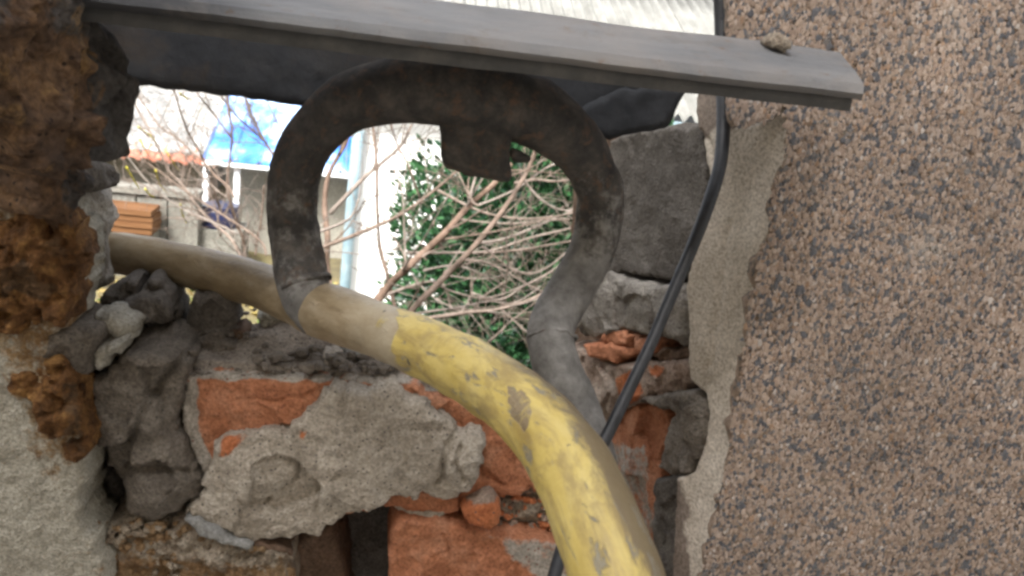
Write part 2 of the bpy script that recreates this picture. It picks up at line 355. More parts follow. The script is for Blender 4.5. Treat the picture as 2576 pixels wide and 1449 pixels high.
    if len(bo) == m:
        bt = np.array([t for t in bf if len(t) == 3], np.int32); bq = np.array([(q[0], q[1]) for q in bo]); bt = bt[inside(bq[bt].mean(1), bp)]
        mp = np.array([q[0] for q in bov]); F.append(prev[mp[bt]][:, ::-1])
    V = np.concatenate(V); F = np.concatenate(F)
    tn = np.zeros(len(V))
    if tint:
        q = proj(V); q = q+np.stack((fbm(V, 55, 4, seed+71), fbm(V, 55, 4, seed+72)), -1)*12
        for poly, val in tint:
            ins = inside(q, poly); dd = segdist(q, poly)
            sd_ = np.where(ins, dd, -dd); w = np.clip(.5+sd_/(2*tsoft), 0, 1)
            tn = np.maximum(tn, w*val) if val > 0 else tn*(1-w)
    return add(name, V, F, mat, parent, True, {'tint': tn})
def catmull(pts, n=6):
    pts = np.asarray(pts, float); o = []
    for i in range(len(pts)-1):
        p = [pts[max(i-1, 0)], pts[i], pts[i+1], pts[min(i+2, len(pts)-1)]]
        for k in range(n):
            t = k/n; o.append(.5*((2*p[1])+(-p[0]+p[2])*t+(2*p[0]-5*p[1]+4*p[2]-p[3])*t*t+(-p[0]+3*p[1]-3*p[2]+p[3])*t**3))
    o.append(pts[-1]); return np.array(o)
def tube_arrays(P, rad, seg=16, cap=True):
    P = np.asarray(P, float); rad = np.broadcast_to(np.asarray(rad, float), (len(P),))
    T = np.gradient(P, axis=0); T /= np.linalg.norm(T, axis=1)[:, None]+1e-12
    ref = np.array((0, 0, 1.)) if abs(T[0][2]) < .9 else np.array((1., 0, 0)); N = np.cross(T[0], ref); N /= np.linalg.norm(N)
    V = []; ang = np.arange(seg)*2*math.pi/seg
    for i in range(len(P)):
        N = N-T[i]*np.dot(N, T[i]); N /= np.linalg.norm(N)+1e-12; B = np.cross(T[i], N)
        V.append(P[i]+rad[i]*(np.cos(ang)[:, None]*N+np.sin(ang)[:, None]*B))
    V = np.concatenate(V); F = []
    i = np.arange(len(P)-1)[:, None]*seg; j = np.arange(seg)[None]; jn = (j+1) % seg
    a, b_, c, d = (i+j).ravel(), (i+jn).ravel(), (i+seg+jn).ravel(), (i+seg+j).ravel()
    F = np.concatenate((np.stack((a, b_, c), 1), np.stack((a, c, d), 1)))
    if cap:
        n = len(V); V = np.concatenate((V, P[:1], P[-1:])); k = np.arange(seg)
        F = np.concatenate((F, np.stack(((k+1) % seg, k, np.full(seg, n)), 1), np.stack((n-seg+k, n-seg+(k+1) % seg, np.full(seg, n+1)), 1)))
    return V, F
def merge(lst):
    V, F, o = [], [], 0
    for v, f in lst: V.append(v); F.append(np.asarray(f)+o); o += len(v)
    return np.concatenate(V), np.concatenate(F)
def box(lo, hi):
    lo, hi = np.array(lo, float), np.array(hi, float)
    v = np.array([[(lo, hi)[i][0], (lo, hi)[j][1], (lo, hi)[k][2]] for i in (0, 1) for j in (0, 1) for k in (0, 1)])
    f = [(0, 1, 3), (0, 3, 2), (4, 6, 7), (4, 7, 5), (0, 4, 5), (0, 5, 1), (2, 3, 7), (2, 7, 6), (0, 2, 6), (0, 6, 4), (1, 5, 7), (1, 7, 3)]
    return v, np.array(f)
def ico(sub=2):
    import bmesh
    bm = bmesh.new(); bmesh.ops.create_icosphere(bm, subdivisions=sub, radius=1)
    v = np.array([q.co[:] for q in bm.verts]); f = np.array([[q.index for q in t.verts] for t in bm.faces]); bm.free(); return v, f
ICO4, ICO3, ICO1 = ico(5), ico(3), ico(1)
def rock_arrays(c, size, seed, cuts=7, sub=3, rough=.18):
    rg = np.random.RandomState(seed); v, f = (ICO4 if sub == 4 else ICO3 if sub == 3 else ICO1); v = v.copy()
    for _ in range(cuts):
        n = rg.normal(size=3); n /= np.linalg.norm(n); k = rg.uniform(.55, .85); d = v@n
        v = v-np.maximum(d-k, 0)[:, None]*n*.92
    v = v*(1+rough*fbm(v, 1.7, 5, seed, .55))[:, None]
    m = np.array(Euler(rg.uniform(-.5, .5, 3)).to_matrix())
    return (v@m.T)*np.array(size)+np.array(c), f
def rock(name, label, cat, c, size, seed, mat, group=None, parent=None, sub=4, cuts=8):
    v, f = rock_arrays(c, size, seed, cuts, sub)
    return tag(add(name, v, f, mat, parent, True, {'tint': np.zeros(len(v))}), label, cat, group)

YW = .60
ZT, ZTOP = CAM[2]-1.45, CAM[2]+1.4     # terrace level, top of the walls
def planeD(D): return onD(1288, 724.5, D), -fw
def planeV(x1, y1, Y1, x2, y2, Y2):
    a, c = onY(x1, y1, Y1), onY(x2, y2, Y2); d = c-a; d[2] = 0; n = np.cross(d, (0, 0, 1.)); n /= np.linalg.norm(n)
    return a, (n if n[1] < 0 else -n)
# ================================================================== SETTING: ground, terrace
def sheet(x0, x1, y0, y1, z, nx, ny, amp, sc, seed):
    gx, gy = np.meshgrid(np.linspace(x0, x1, nx), np.linspace(y0, y1, ny)); p = np.stack((gx.ravel(), gy.ravel(), np.full(gx.size, z)), 1)
    p[:, 2] += amp*fbm(p, sc, 4, seed)
    i = (np.arange(ny-1)[:, None]*nx+np.arange(nx-1)[None]).ravel()
    return p, np.concatenate((np.stack((i, i+1, i+nx+1), 1), np.stack((i, i+nx+1, i+nx), 1)))
v, f = sheet(-14, 16, .3, 30, 0, 110, 110, .05, .9, 3)
far, ff = sheet(-300, 300, -300, 400, -.12, 3, 3, 0, 1, 1)
v, f = merge([(v, f), (far, ff)]); tag(add('ground', v, f, 'earth'), kind='structure')
v, f = merge([box((-9, -2.79, -.4), (9, .62, ZT))]); tag(add('terrace', v, f, 'paving', smooth=False), kind='structure')

# ================================================================== PEBBLE DASH WALL (right)
mos = [(1828, -260), (1832, 0), (1838, 90), (1832, 200), (1836, 300), (1850, 312), (1882, 318), (1915, 306), (1955, 280), (1984, 250), (1976, 400), (1947, 480), (1940, 580),
       (1905, 650), (1905, 720), (1884, 770), (1875, 900), (1842, 1050), (1835, 1150), (1800, 1300), (1762, 1500), (1745, 1700), (2300, 1780), (3000, 1750), (3000, -350), (2300, -300)]
pw = thing('pebble_dash_wall', 'wall with a speckled pink brown pebble dash coat at the right of the hole', 'wall', onY(2500, 1700, YW)*np.array((1, 1, 0))+np.array((0, 0, ZT)))
add_o = chunk('coating', mos, YW, .010, 'mosaic_bed', pw, res=.005, jag=.0024, rnd=.003, amp=.0012, nsc=60, seed=2)
# stone chips embedded in the coat: real flakes, each with its own colour
rg = np.random.RandomState(11)
xy = np.stack((rg.uniform(1730, 2820, 115000), rg.uniform(-130, 1600, 115000)), 1)
xy = xy[inside(xy+rg.normal(0, 5, xy.shape), mos)]
dens = rg.uniform(size=len(xy)); xy = xy[:78000]
cen = np.array([onY(x, y, YW-.0007) for x, y in xy])
cen[:, 1] += rg.uniform(-.0005, .0005, len(cen))
iv, iff = ICO1; iff = np.array(iff)
big = np.clip(fbm(cen, 60, 2, 8)*.25+.5, 0, 1)
rad = rg.uniform(.0007, .00185, len(cen))*np.where(rg.uniform(size=len(cen)) < .06, 1.5, 1)
v = iv[None]*rad[:, None, None]*(1+.35*rg.uniform(-1, 1, (len(cen), len(iv), 1)))
v[:, :, 1] *= .16; sx = rg.uniform(.7, 1.1, (len(cen), 1)); v[:, :, 0] *= sx; v[:, :, 2] *= 1.25/np.sqrt(sx)
v = (v+cen[:, None, :]).reshape(-1, 3)
f = (iff[None]+(np.arange(len(cen))*len(iv))[:, None, None]).reshape(-1, 3)
pal = np.array(((.295, .222, .165), (.265, .195, .146), (.34, .265, .205), (.225, .163, .12), (.315, .25, .20), (.10, .098, .10), (.075, .075, .08), (.155, .138, .122), (.40, .35, .30), (.265, .172, .108)))
ci = rg.choice(10, len(cen), p=(.21, .19, .11, .13, .12, .07, .05, .06, .02, .04))
dk = fbm(cen, 260, 2, 4) > .52; ci[dk] = rg.choice((5, 6, 7, 5), dk.sum())
col = pal[ci]*np.array((.97, 1.0, 1.08))*rg.uniform(.85, 1.16, (len(cen), 1))*(1.2+.17*fbm(cen, 14, 4, 6))[:, None]
wt = np.exp(-(((xy[:, 0]-2330)/60)**2+((xy[:, 1]-625)/45)**2))+np.exp(-(((xy[:, 0]-2400)/40)**2+((xy[:, 1]-60)/70)**2))*.6
col = col+(np.array((.46, .42, .38))-col)*(.55*np.clip(wt, 0, 1)*rg.uniform(.3, 1, len(cen)))[:, None]
o = add('stone_chips', v, f, 'mosaic_chip', pw, False, {'col': np.repeat(col, len(iv), 0)}); o['kind'] = 'stuff'
e = onY(1880, 850, YW)
v, f = box((.345, .625, ZT), (2.6, 1.02, ZTOP)); add('masonry_core', v, f, 'mosaic_bed', pw, False)
v, f = merge([box((.68, YW+.002, ZT), (2.6, .624, ZTOP)), box((.36, YW+.004, ZT), (.68, .624, CAM[2]-.52)), box((.27, YW+.004, CAM[2]+.22), (.68, .624, ZTOP))]); add('lower_coat', v, f, 'mosaic_bed', pw, False)

# ================================================================== BROKEN BRICK WALL round the hole
bw = thing('broken_brick_wall', 'broken red brick and grey mortar masonry round the hole in the wall', 'wall', (0, .75, ZT))
ZC = onY(700, 950, YW)[2]-.03
v, f = merge([box((-.60, .70, ZT), (.085, .78, ZC)), box((-.60, .655, ZT), (-.16, .70, ZC-.1))]); add('core', v, f, 'brick_brown', bw, False)
KP = np.array((e[0], YW, e[2])); KN = np.array((-1., -.25, -.104)); PR = (KP, KN)
def planeT(*p):
    a, b2, c = (onY(*q) for q in p); n = np.cross(b2-a, c-a); n /= np.linalg.norm(n)
    return a, (n if np.dot(n, CAM-a) > 0 else -n)
PR2 = planeT((1986, 240, .606), (1795, 1330, .606), (1725, 800, .662))
# --- plaster strip along the reveal and the reveal bricks behind it
chunk('plaster', [(1830, 235), (1836, 300), (1850, 312), (1882, 318), (1915, 306), (1955, 280), (1986, 240), (1978, 400), (1949, 480), (1942, 580), (1907, 650), (1907, 720), (1886, 770), (1877, 900),
      (1844, 1050), (1837, 1150), (1802, 1300), (1764, 1500), (1747, 1700), (1690, 1700), (1690, 1449), (1698, 1280), (1702, 1205), (1745, 1190), (1770, 1120), (1782, 1040), (1775, 990), (1738, 960), (1728, 900), (1732, 840),
      (1722, 725), (1752, 610), (1790, 490), (1782, 420), (1768, 350), (1752, 300), (1750, 240), (1768, 205), (1800, 190)],
      PR2, .03, 'plaster_strip', bw, res=.0016, jag=.0012, rnd=.0015, amp=.0012, nsc=26, seed=4,
      grooves=[([(1830, 560), (1815, 700), (1795, 860), (1780, 960)], 10, .0015), ([(1765, 330), (1790, 380), (1800, 420)], 7, .003)],
      tint=[([(1745, 180), (1990, 180), (1970, 290), (1900, 315), (1830, 330), (1800, 300), (1745, 420)], 1), ([(1690, 1200), (1720, 1220), (1740, 1400), (1730, 1700), (1680, 1700)], .9)], tsoft=22)  # upper tint paints the lintel's shadow onto the plaster
def rbrick(pts, mat, seed, thick=.05, tint=None, off=0.0, name='brick', **k):
    kw = dict(res=.0016, jag=.0024, rnd=.003, amp=.0016, nsc=45, fac=.3, fcell=.03); kw.update(k)
    return chunk(name, pts, (KP+np.array((off, 0, 0)), KN), thick, mat, bw, seed=seed, tint=tint, **kw)
rbrick([(1535, 350), (1575, 336), (1640, 326), (1690, 322), (1756, 318), (1766, 350), (1780, 430), (1762, 560), (1732, 660), (1702, 708), (1640, 696), (1560, 684), (1490, 690), (1500, 600), (1510, 480)], 'brick_sooty', 21, rid=.0006, amp=.0012, fac=.001, fcell=.05)
rbrick([(1480, 690), (1540, 686), (1575, 704), (1640, 714), (1716, 722), (1724, 760), (1722, 840), (1716, 872), (1690, 856), (1650, 850), (1600, 834), (1560, 830), (1500, 853), (1455, 840), (1440, 800), (1450, 740)], 'brick_grey', 22, off=-.004, rid=.0008, bulge=.004, fac=.16, fcell=.04)
rbrick([(1500, 853), (1545, 826), (1588, 848), (1578, 872), (1535, 864)], 'brick_red', 23, .03, off=-.006, rnd=.003)
rbrick([(1472, 866), (1530, 862), (1568, 878), (1572, 900), (1545, 916), (1492, 896)], 'brick_red', 24, .03, off=-.010, rnd=.003)
rbrick([(1592, 845), (1652, 852), (1642, 888), (1600, 884)], 'brick_red', 25, .03, off=-.003, rnd=.003)
rbrick([(1632, 888), (1724, 872), (1728, 902), (1660, 914)], 'brick_brown', 26, .03, rnd=.003, tint=None)
rbrick([(1440, 862), (1480, 892), (1550, 922), (1620, 914), (1722, 905), (1732, 940), (1737, 965), (1715, 982), (1640, 998), (1600, 1010), (1540, 1046), (1505, 1030), (1450, 930)], 'brick_dusty', 27, off=-.003,
       tint=[([(1540, 960), (1600, 930), (1620, 1000), (1560, 1030)], .8), ([(1640, 925), (1670, 925), (1670, 955), (1640, 950)], .8)], rid=.002)
rbrick([(1540, 1050), (1600, 1014), (1620, 1012), (1694, 1034), (1690, 1075), (1664, 1150), (1655, 1300), (1690, 1480), (1600, 1480), (1540, 1300), (1500, 1150)], 'brick_red', 28, off=.006,
       tint=[([(1500, 1100), (1640, 1120), (1660, 1480), (1560, 1480)], .55)])
rbrick([(1612, 1002), (1700, 988), (1742, 985), (1768, 1020), (1772, 1090), (1756, 1150), (1736, 1190), (1692, 1194), (1662, 1176), (1668, 1110), (1694, 1040), (1640, 1016)], 'mortar_dark', 29, off=-.012, name='mortar', rid=.0015)
rbrick([(1655, 1200), (1742, 1207), (1734, 1300), (1704, 1449), (1692, 1600), (1640, 1600), (1640, 1300)], 'mortar_shade', 30, off=.004, name='mortar')
chunk('core', [(1440, 330), (1790, 330), (1775, 1000), (1770, 1750), (1400, 1750), (1420, 900)], (KP+np.array((.055, 0, 0)), KN), .06, 'brick_brown', bw, res=.006, seed=44)
# --- big broken brick at the front of the sill, mortar slabs stuck on it
chunk('brick', [(462, 950), (560, 941), (700, 950), (860, 955), (1057, 963), (1063, 985), (1150, 1008), (1232, 1058), (1292, 1118), (1350, 1228), (1290, 1238), (1240, 1248), (1180, 1276), (1100, 1292), (1000, 1275), (880, 1292),
      (700, 1332), (560, 1312), (518, 1250), (516, 1205), (482, 1140), (456, 1080)], YW, .078, 'brick_red', bw, res=.0015, jag=.002, rnd=.0035, amp=.0018, nsc=38, fac=.16, fcell=.04, seed=31, rid=.0025, rsc=26,
      grooves=[([(590, 1010), (700, 1000), (790, 990)], 5, .0018), ([(500, 970), (502, 1060)], 4, .002)],
      tint=[([(440, 930), (500, 950), (498, 1080), (535, 1160), (560, 1220), (500, 1220), (440, 1080)], .75), ([(440, 920), (1070, 930), (1070, 968), (800, 962), (560, 950), (440, 956)], .8)], tsoft=10)
chunk('mortar', [(505, 1200), (530, 1150), (560, 1110), (620, 1098), (730, 1085), (770, 1040), (806, 1000), (830, 985), (920, 980), (1000, 985), (1050, 1005), (1120, 1048), (1152, 1088), (1185, 1090), (1214, 1106), (1216, 1142), (1204, 1200),
      (1184, 1236), (1150, 1252), (1122, 1266), (1090, 1258), (1066, 1238), (1050, 1258), (1000, 1246), (975, 1262), (900, 1298), (868, 1306), (840, 1326), (790, 1350), (700, 1357), (630, 1361), (560, 1336), (500, 1302), (468, 1292), (495, 1262), (520, 1238)],
      YW-.014, .022, 'mortar_grey', bw, res=.0013, jag=.003, rnd=.004, amp=.0018, nsc=60, fac=.16, fcell=.035, seed=32, bulge=.004,
      grooves=[([(750, 1165), (742, 1212), (705, 1242)], 5, .0035), ([(672, 1262), (658, 1285)], 6, .005), ([(800, 1200), (808, 1250), (790, 1285)], 5, .002), ([(1150, 1092), (1118, 1140), (1105, 1210)], 8, .006), ([(1160, 1120), (1145, 1160), (1160, 1200)], 9, .006)],
      bumps=[((655, 1185), (92, 78), .006), ((1165, 1170), (50, 85), .006)], rid=.0012, rsc=70,
      tint=[([(560, 1085), (640, 1095), (560, 1150), (535, 1160)], .65), ([(750, 1075), (775, 1080), (770, 1115), (752, 1105)], .7)])
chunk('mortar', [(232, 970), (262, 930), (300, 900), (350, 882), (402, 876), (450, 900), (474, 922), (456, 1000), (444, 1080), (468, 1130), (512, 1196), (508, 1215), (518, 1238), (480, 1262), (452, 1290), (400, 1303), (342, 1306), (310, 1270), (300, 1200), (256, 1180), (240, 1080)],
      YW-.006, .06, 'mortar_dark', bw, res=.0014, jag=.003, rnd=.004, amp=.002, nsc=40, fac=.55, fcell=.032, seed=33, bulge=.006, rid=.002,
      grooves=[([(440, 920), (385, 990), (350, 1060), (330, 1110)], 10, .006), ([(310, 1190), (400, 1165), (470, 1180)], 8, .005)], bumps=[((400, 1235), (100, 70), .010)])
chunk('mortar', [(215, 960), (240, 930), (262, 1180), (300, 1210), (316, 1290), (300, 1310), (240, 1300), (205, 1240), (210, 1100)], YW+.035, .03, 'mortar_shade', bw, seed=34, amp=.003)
chunk('mortar', [(982, 1272), (1030, 1284), (1100, 1290), (1138, 1276), (1112, 1306), (1060, 1314), (1015, 1306)], YW-.004, .03, 'mortar_grey', bw, seed=35, rnd=.004)
# --- course below
chunk('brick', [(985, 1335), (1004, 1308), (1080, 1313), (1165, 1326), (1230, 1342), (1300, 1352), (1400, 1366), (1480, 1384), (1500, 1640), (985, 1640), (978, 1449)], YW-.012, .11, 'brick_red', bw, res=.0015, rnd=.004, amp=.0018, nsc=36, fac=.13, fcell=.04, seed=36, rid=.002, rsc=30,
      grooves=[([(1115, 1345), (1135, 1395)], 4, .0025), ([(1090, 1400), (1130, 1380)], 4, .002)],
      tint=[([(1230, 1340), (1490, 1360), (1490, 1480), (1330, 1449), (1270, 1390)], .62), ([(1150, 1320), (1280, 1340), (1260, 1370), (1160, 1345)], .5)], tsoft=20)
chunk('brick', [(1160, 1302), (1188, 1275), (1216, 1254), (1242, 1258), (1260, 1290), (1256, 1330), (1240, 1346), (1200, 1334)], YW-.022, .05, 'brick_dusty', bw, seed=37, rnd=.005, tint=[([(1140, 1250), (1270, 1250), (1270, 1350), (1140, 1350)], .75)])
chunk('mortar', [(1240, 1246), (1330, 1222), (1420, 1230), (1470, 1300), (1480, 1400), (1400, 1375), (1300, 1358), (1258, 1345)], YW+.01, .05, 'rubble_mix', bw, seed=38, amp=.006, nsc=70, rid=.003)
chunk('brick', [(636, 1366), (740, 1358), (845, 1322), (870, 1449), (880, 1640), (640, 1640)], YW+.02, .08, 'brick_brown', bw, seed=39, amp=.004,
      tint=None)
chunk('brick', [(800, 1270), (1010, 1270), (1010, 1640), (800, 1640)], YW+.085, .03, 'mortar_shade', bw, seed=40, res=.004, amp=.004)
chunk('mortar', [(190, 1312), (250, 1334), (330, 1304), (420, 1312), (470, 1304), (560, 1344), (640, 1366), (690, 1376), (736, 1392), (742, 1640), (200, 1640), (190, 1449)], YW-.010, .08, 'rubble_mix', bw, res=.0015, seed=41, amp=.006, nsc=60, rid=.004, rsc=55,
      tint=[([(250, 1380), (420, 1395), (560, 1400), (740, 1400), (742, 1640), (200, 1640)], .62)], tsoft=30)
chunk('mortar', [(500, 1308), (520, 1306), (660, 1366), (740, 1392), (736, 1404), (640, 1380)], YW-.014, .03, 'brick_brown', bw, seed=42, rnd=.003, amp=.001)
# --- sill bed: crumbled mortar on top of the bricks, as a height field
ZS = onY(700, 950, YW)[2]-.002
p, f = sheet(-.24, onY(1290, 980, .62)[0], YW+.004, .69, 0, 150, 50, 0, 1, 1)
hh = .004+.010*fbm(p, 30, 5, 51)*np.clip((p[:, 1]-.63)/.06, 0.12, 1)
xk = proj(p+np.array((0, 0, ZS)))
d = ((xk[:, 0]-790)/170)**2+((xk[:, 1]-865)/45)**2; hh += .020*np.exp(-d)
d = ((xk[:, 0]-330)/170)**2+((xk[:, 1]-820)/90)**2; hh += .010*np.exp(-d)
hh -= .030*np.clip((xk[:, 0]-960)/120, 0, 1)*np.clip((p[:, 1]-.64)/.05, 0, 1)
hh += .004*np.abs(fbm(p, 120, 3, 52))*np.clip((p[:, 1]-.64)/.05, 0, 1)
p[:, 2] = ZS+hh-.006*(p[:, 1] < YW+.012)
q = p.copy(); q[:, 2] = ZS-.035; n0 = len(p); 
o = add('mortar', p, f, 'sill_dust', bw, True, {'tint': np.zeros(len(p))})
v, f = box((-.24, YW+.082, ZS-.06), (onY(960, 900, .7)[0], .688, ZS-.006)); add('core', v, f, 'brick_dusty', bw, False)

# ================================================================== PLASTERED WALL (left) with old foam
lw = thing('plastered_wall', 'grey white stuccoed wall patched with old orange foam at the left of the hole', 'wall', (-.45, .7, ZT))
def pits(seed, x0, x1, y0, y1, n):
    g_ = np.random.RandomState(seed+77); return [((g_.uniform(x0, x1), g_.uniform(y0, y1)), (g_.uniform(7, 20), g_.uniform(7, 18)), -g_.uniform(.003, .007)) for _ in range(n)]
LP = [(-420, 200), (-60, 240), (10, 280), (60, 345), (96, 420), (110, 520), (170, 590), (186, 640), (184, 760), (172, 820), (120, 850), (130, 905), (182, 960), (200, 1060), (213, 1130), (216, 1200), (192, 1285), (202, 1325), (240, 1370), (268, 1449), (285, 1700), (-420, 1700)]
chunk('stucco', LP, YW-.032, .05, 'plaster_stucco', lw, res=.0016, jag=.0025, rnd=.006, amp=.0008, nsc=120, seed=61, rid=.0005, rsc=220,
      tint=[([(40, 1040), (90, 1060), (160, 1150), (190, 1180), (140, 1240), (90, 1200), (50, 1130)], .48), ([(40, 300), (70, 340), (100, 420), (120, 540), (70, 520), (55, 420)], .50), ([(-20, 380), (30, 390), (20, 430), (-20, 440)], .46), ([(0, 820), (190, 800), (190, 960), (60, 990), (0, 960)], .52), ([(180, 1330), (290, 1380), (290, 1700), (225, 1449)], .45), ([(-40, 500), (70, 470), (215, 540), (215, 850), (80, 930), (-40, 900)], .56), ([(-10, 920), (120, 880), (210, 950), (250, 1150), (180, 1200), (70, 1110)], .54)], tsoft=26)
chunk('foam', [(-60, 570), (0, 560), (30, 540), (64, 518), (96, 524), (112, 590), (124, 606), (128, 560), (150, 548), (186, 580), (200, 640), (192, 700), (186, 760), (168, 815), (112, 792), (64, 850), (20, 840), (-60, 800)], YW-.0395, .03, 'foam_orange', lw, res=.0015, jag=.003, rnd=.005, amp=.005, nsc=75, seed=62, bulge=.004, rid=.004, rsc=60, fac=.3, bumps=pits(1, 16, 200, 530, 840, 34),
      tint=[([(-10, 680), (60, 640), (100, 700), (150, 720), (110, 770), (40, 740), (0, 780)], .62), ([(60, 560), (110, 600), (160, 590), (190, 680), (140, 660), (90, 640)], .5)])
chunk('foam', [(78, 350), (140, 400), (205, 415), (246, 424), (226, 470), (196, 500), (190, 545), (206, 600), (182, 614), (156, 556), (126, 560), (108, 530), (96, 470), (84, 410)], planeV(60, 420, .535, 220, 420, .575), .04, 'foam_rusty', lw, res=.0018, seed=63, jag=.004, rnd=.006, amp=.005, nsc=60, rid=.003, tint=[([(140, 380), (260, 400), (240, 560), (150, 520)], .55)])
chunk('foam', [(112, 912), (150, 914), (186, 960), (197, 1010), (203, 1060), (224, 1136), (200, 1160), (154, 1150), (130, 1100), (100, 1070), (88, 1012), (58, 1002), (28, 985), (24, 950), (70, 940)], YW-.037, .03, 'foam_orange', lw, res=.0015, seed=64, rnd=.004, amp=.0045, nsc=80, bulge=.003, rid=.0035, rsc=60, fac=.3, bumps=pits(2, 40, 215, 920, 1150, 20),
      tint=[([(150, 960), (200, 960), (230, 1140), (150, 1130)], .55)])
chunk('plaster', [(30, 850), (100, 830), (170, 815), (200, 830), (245, 835), (240, 900), (215, 960), (190, 960), (150, 910), (110, 905), (60, 940), (20, 930)], YW-.022, .04, 'mortar_dark', lw, seed=65, rnd=.008, amp=.006, nsc=50, rid=.003)
chunk('plaster', [(130, 440), (200, 452), (292, 466), (297, 520), (294, 580), (288, 640), (288, 712), (262, 735), (225, 752), (200, 770), (182, 760), (186, 640), (196, 590), (150, 530), (118, 470)], planeV(130, 600, YW-.01, 290, 600, .70), .05, 'plaster_dirty', lw, res=.0016, seed=66, rnd=.012, amp=.004, nsc=34, rid=.002, bulge=.004,
      grooves=[([(205, 560), (210, 620), (198, 690)], 12, .014), ([(285, 560), (270, 640), (262, 690)], 7, .006)], tint=[([(120, 430), (200, 450), (205, 500), (185, 560), (140, 520)], .55), ([(188, 580), (225, 610), (215, 760), (180, 760)], .75)], tsoft=18)
chunk('ledge', [(180, 405), (240, 400), (292, 408), (304, 440), (300, 462), (268, 478), (182, 494), (160, 450)], planeV(160, 440, YW-.03, 300, 440, .67), .04, 'mortar_shade', lw, seed=67, rnd=.008, amp=.004, rid=.003)
chunk('plaster', [(200, -250), (300, -250), (272, -20), (276, 50), (304, 72), (330, 112), (344, 190), (349, 290), (338, 368), (318, 396), (286, 410), (262, 408), (225, 415), (205, 300), (215, 60)], planeV(200, 200, .512, 345, 200, .555), .05, 'mass_rusty', lw, res=.002, seed=68, rnd=.012, amp=.002, nsc=40, fac=.4, fcell=.03,
      grooves=[([(262, -40), (266, 60), (300, 150), (290, 300), (262, 400)], 10, .003)], tint=[([(190, -260), (360, -260), (360, 420), (190, 420)], .9)], tsoft=40)
chunk('foam', [(-420, -250), (285, -250), (262, -60), (258, 60), (240, 140), (262, 230), (246, 330), (254, 408), (238, 425), (200, 420), (176, 452), (130, 448), (100, 424), (60, 345), (10, 280), (-60, 240), (-420, 200)], planeV(60, 200, .47, 260, 200, .515), .05, 'foam_rusty', lw, res=.0018, seed=69, jag=.005, rnd=.006, amp=.0055, nsc=45, rid=.004, rsc=40, fac=.5, fcell=.03,
      tint=[([(150, -260), (320, -260), (280, 90), (240, 140), (120, 80)], .8), ([(-420, -260), (60, -260), (40, 90), (-420, 120)], .6)], tsoft=50)
v, f = merge([box((-2.6, YW-.015, ZT), (-.40, .98, ZTOP)), box((-.41, .66, ZT), (-.35, .98, CAM[2]+.0))]); add('masonry_core', v, f, 'plaster_dirty', lw, False)

# ================================================================== STEEL LINTEL
A = onY(2180, 215, .5); B_ = onY(2110, 125, .575); ZB = A[2]; RISE = B_[2]-A[2]
sl_ = thing('steel_lintel', 'grey steel angle lintel resting over the hole, its dusty top flange lit', 'lintel', (-.05, .55, ZB-.06))
def slab(name, poly, z0, z1, mat, parent, nsub=160, wob=.0009, seed=0, rise=0.0):
    """a plate of plan outline 'poly' (front edge, back edge as two x/y pairs each), z0..z1 thick at the front, climbing 'rise' to the back; slightly uneven, softened edges"""
    (xa, ya), (xb, yb), (xc, yc), (xd, yd) = poly
    prof = [(0, .0), (.02, .5), (.05, 1), (.35, 1), (.65, 1), (.95, 1), (.98, .5), (1, 0), (.98, -.5), (.95, -1), (.05, -1), (.02, -.5)]
    V = []
    for i in range(nsub+1):
        t = i/nsub
        fx, fy = xa+(xb-xa)*t, ya+(yb-ya)*t; bx, by = xd+(xc-xd)*t, yd+(yc-yd)*t
        for u, w in prof: V.append((fx+(bx-fx)*u, fy+(by-fy)*u, (z0+z1)/2+(z1-z0)/2*w+rise*u))
    V = np.array(V); n = len(prof); V[:, 2] += wob*fbm(V, 18, 4, seed); V[:, 1] += wob*1.5*fbm(V, 25, 4, seed+3)
    i = np.arange(nsub)[:, None]*n; j = np.arange(n)[None]; jn = (j+1) % n
    a, b2, c2, d2 = (i+j).ravel(), (i+jn).ravel(), (i+n+jn).ravel(), (i+n+j).ravel()
    F = np.concatenate((np.stack((a, d2, c2), 1), np.stack((a, c2, b2), 1)))
    k = np.arange(1, n-1); F = np.concatenate((F, np.stack((np.zeros_like(k), k, k+1), 1), nsub*n+np.stack((np.zeros_like(k), k+1, k), 1)))
    return add(name, V, F, mat, parent, False, {'left_shade': np.clip((-.02-V[:, 0])/.14, 0, 1)})  # mask of the painted shade, growing towards the left end
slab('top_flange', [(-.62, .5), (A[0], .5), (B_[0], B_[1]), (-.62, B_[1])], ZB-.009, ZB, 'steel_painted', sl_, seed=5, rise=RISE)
# upright web under the flange, right end cut on a slant
YB = .612
webpts = [(-60, -60), (300, -25), (900, 30), (1500, 95), (1744, 150), (1741, 206), (1712, 255), (1692, 296), (1684, 322), (1640, 330), (1590, 338), (1545, 352), (1500, 340), (1100, 300), (790, 270), (340, 213), (-60, 165)]
chunk('web', webpts, YB, .006, 'web_dark', sl_, res=.003, jag=.0009, rnd=.002, amp=.0016, nsc=20, seed=71)
slab('lip', [(-.5, .512), (A[0]-.003, .506), (A[0]-.003, .518), (-.5, .518)], ZB-.016, ZB-.0075, 'steel_dark', sl_, seed=6)
chunk('plaster', [(1390, 330), (1480, 255), (1560, 225), (1660, 215), (1736, 207), (1706, 260), (1686, 300), (1676, 320), (1640, 326), (1590, 336), (1550, 354), (1525, 350)], YB-.002, .004, 'web_dark', sl_, seed=72, rnd=.0015, amp=.001, res=.003, tint=[([(1300, 150), (1800, 150), (1800, 400), (1300, 400)], .9)])

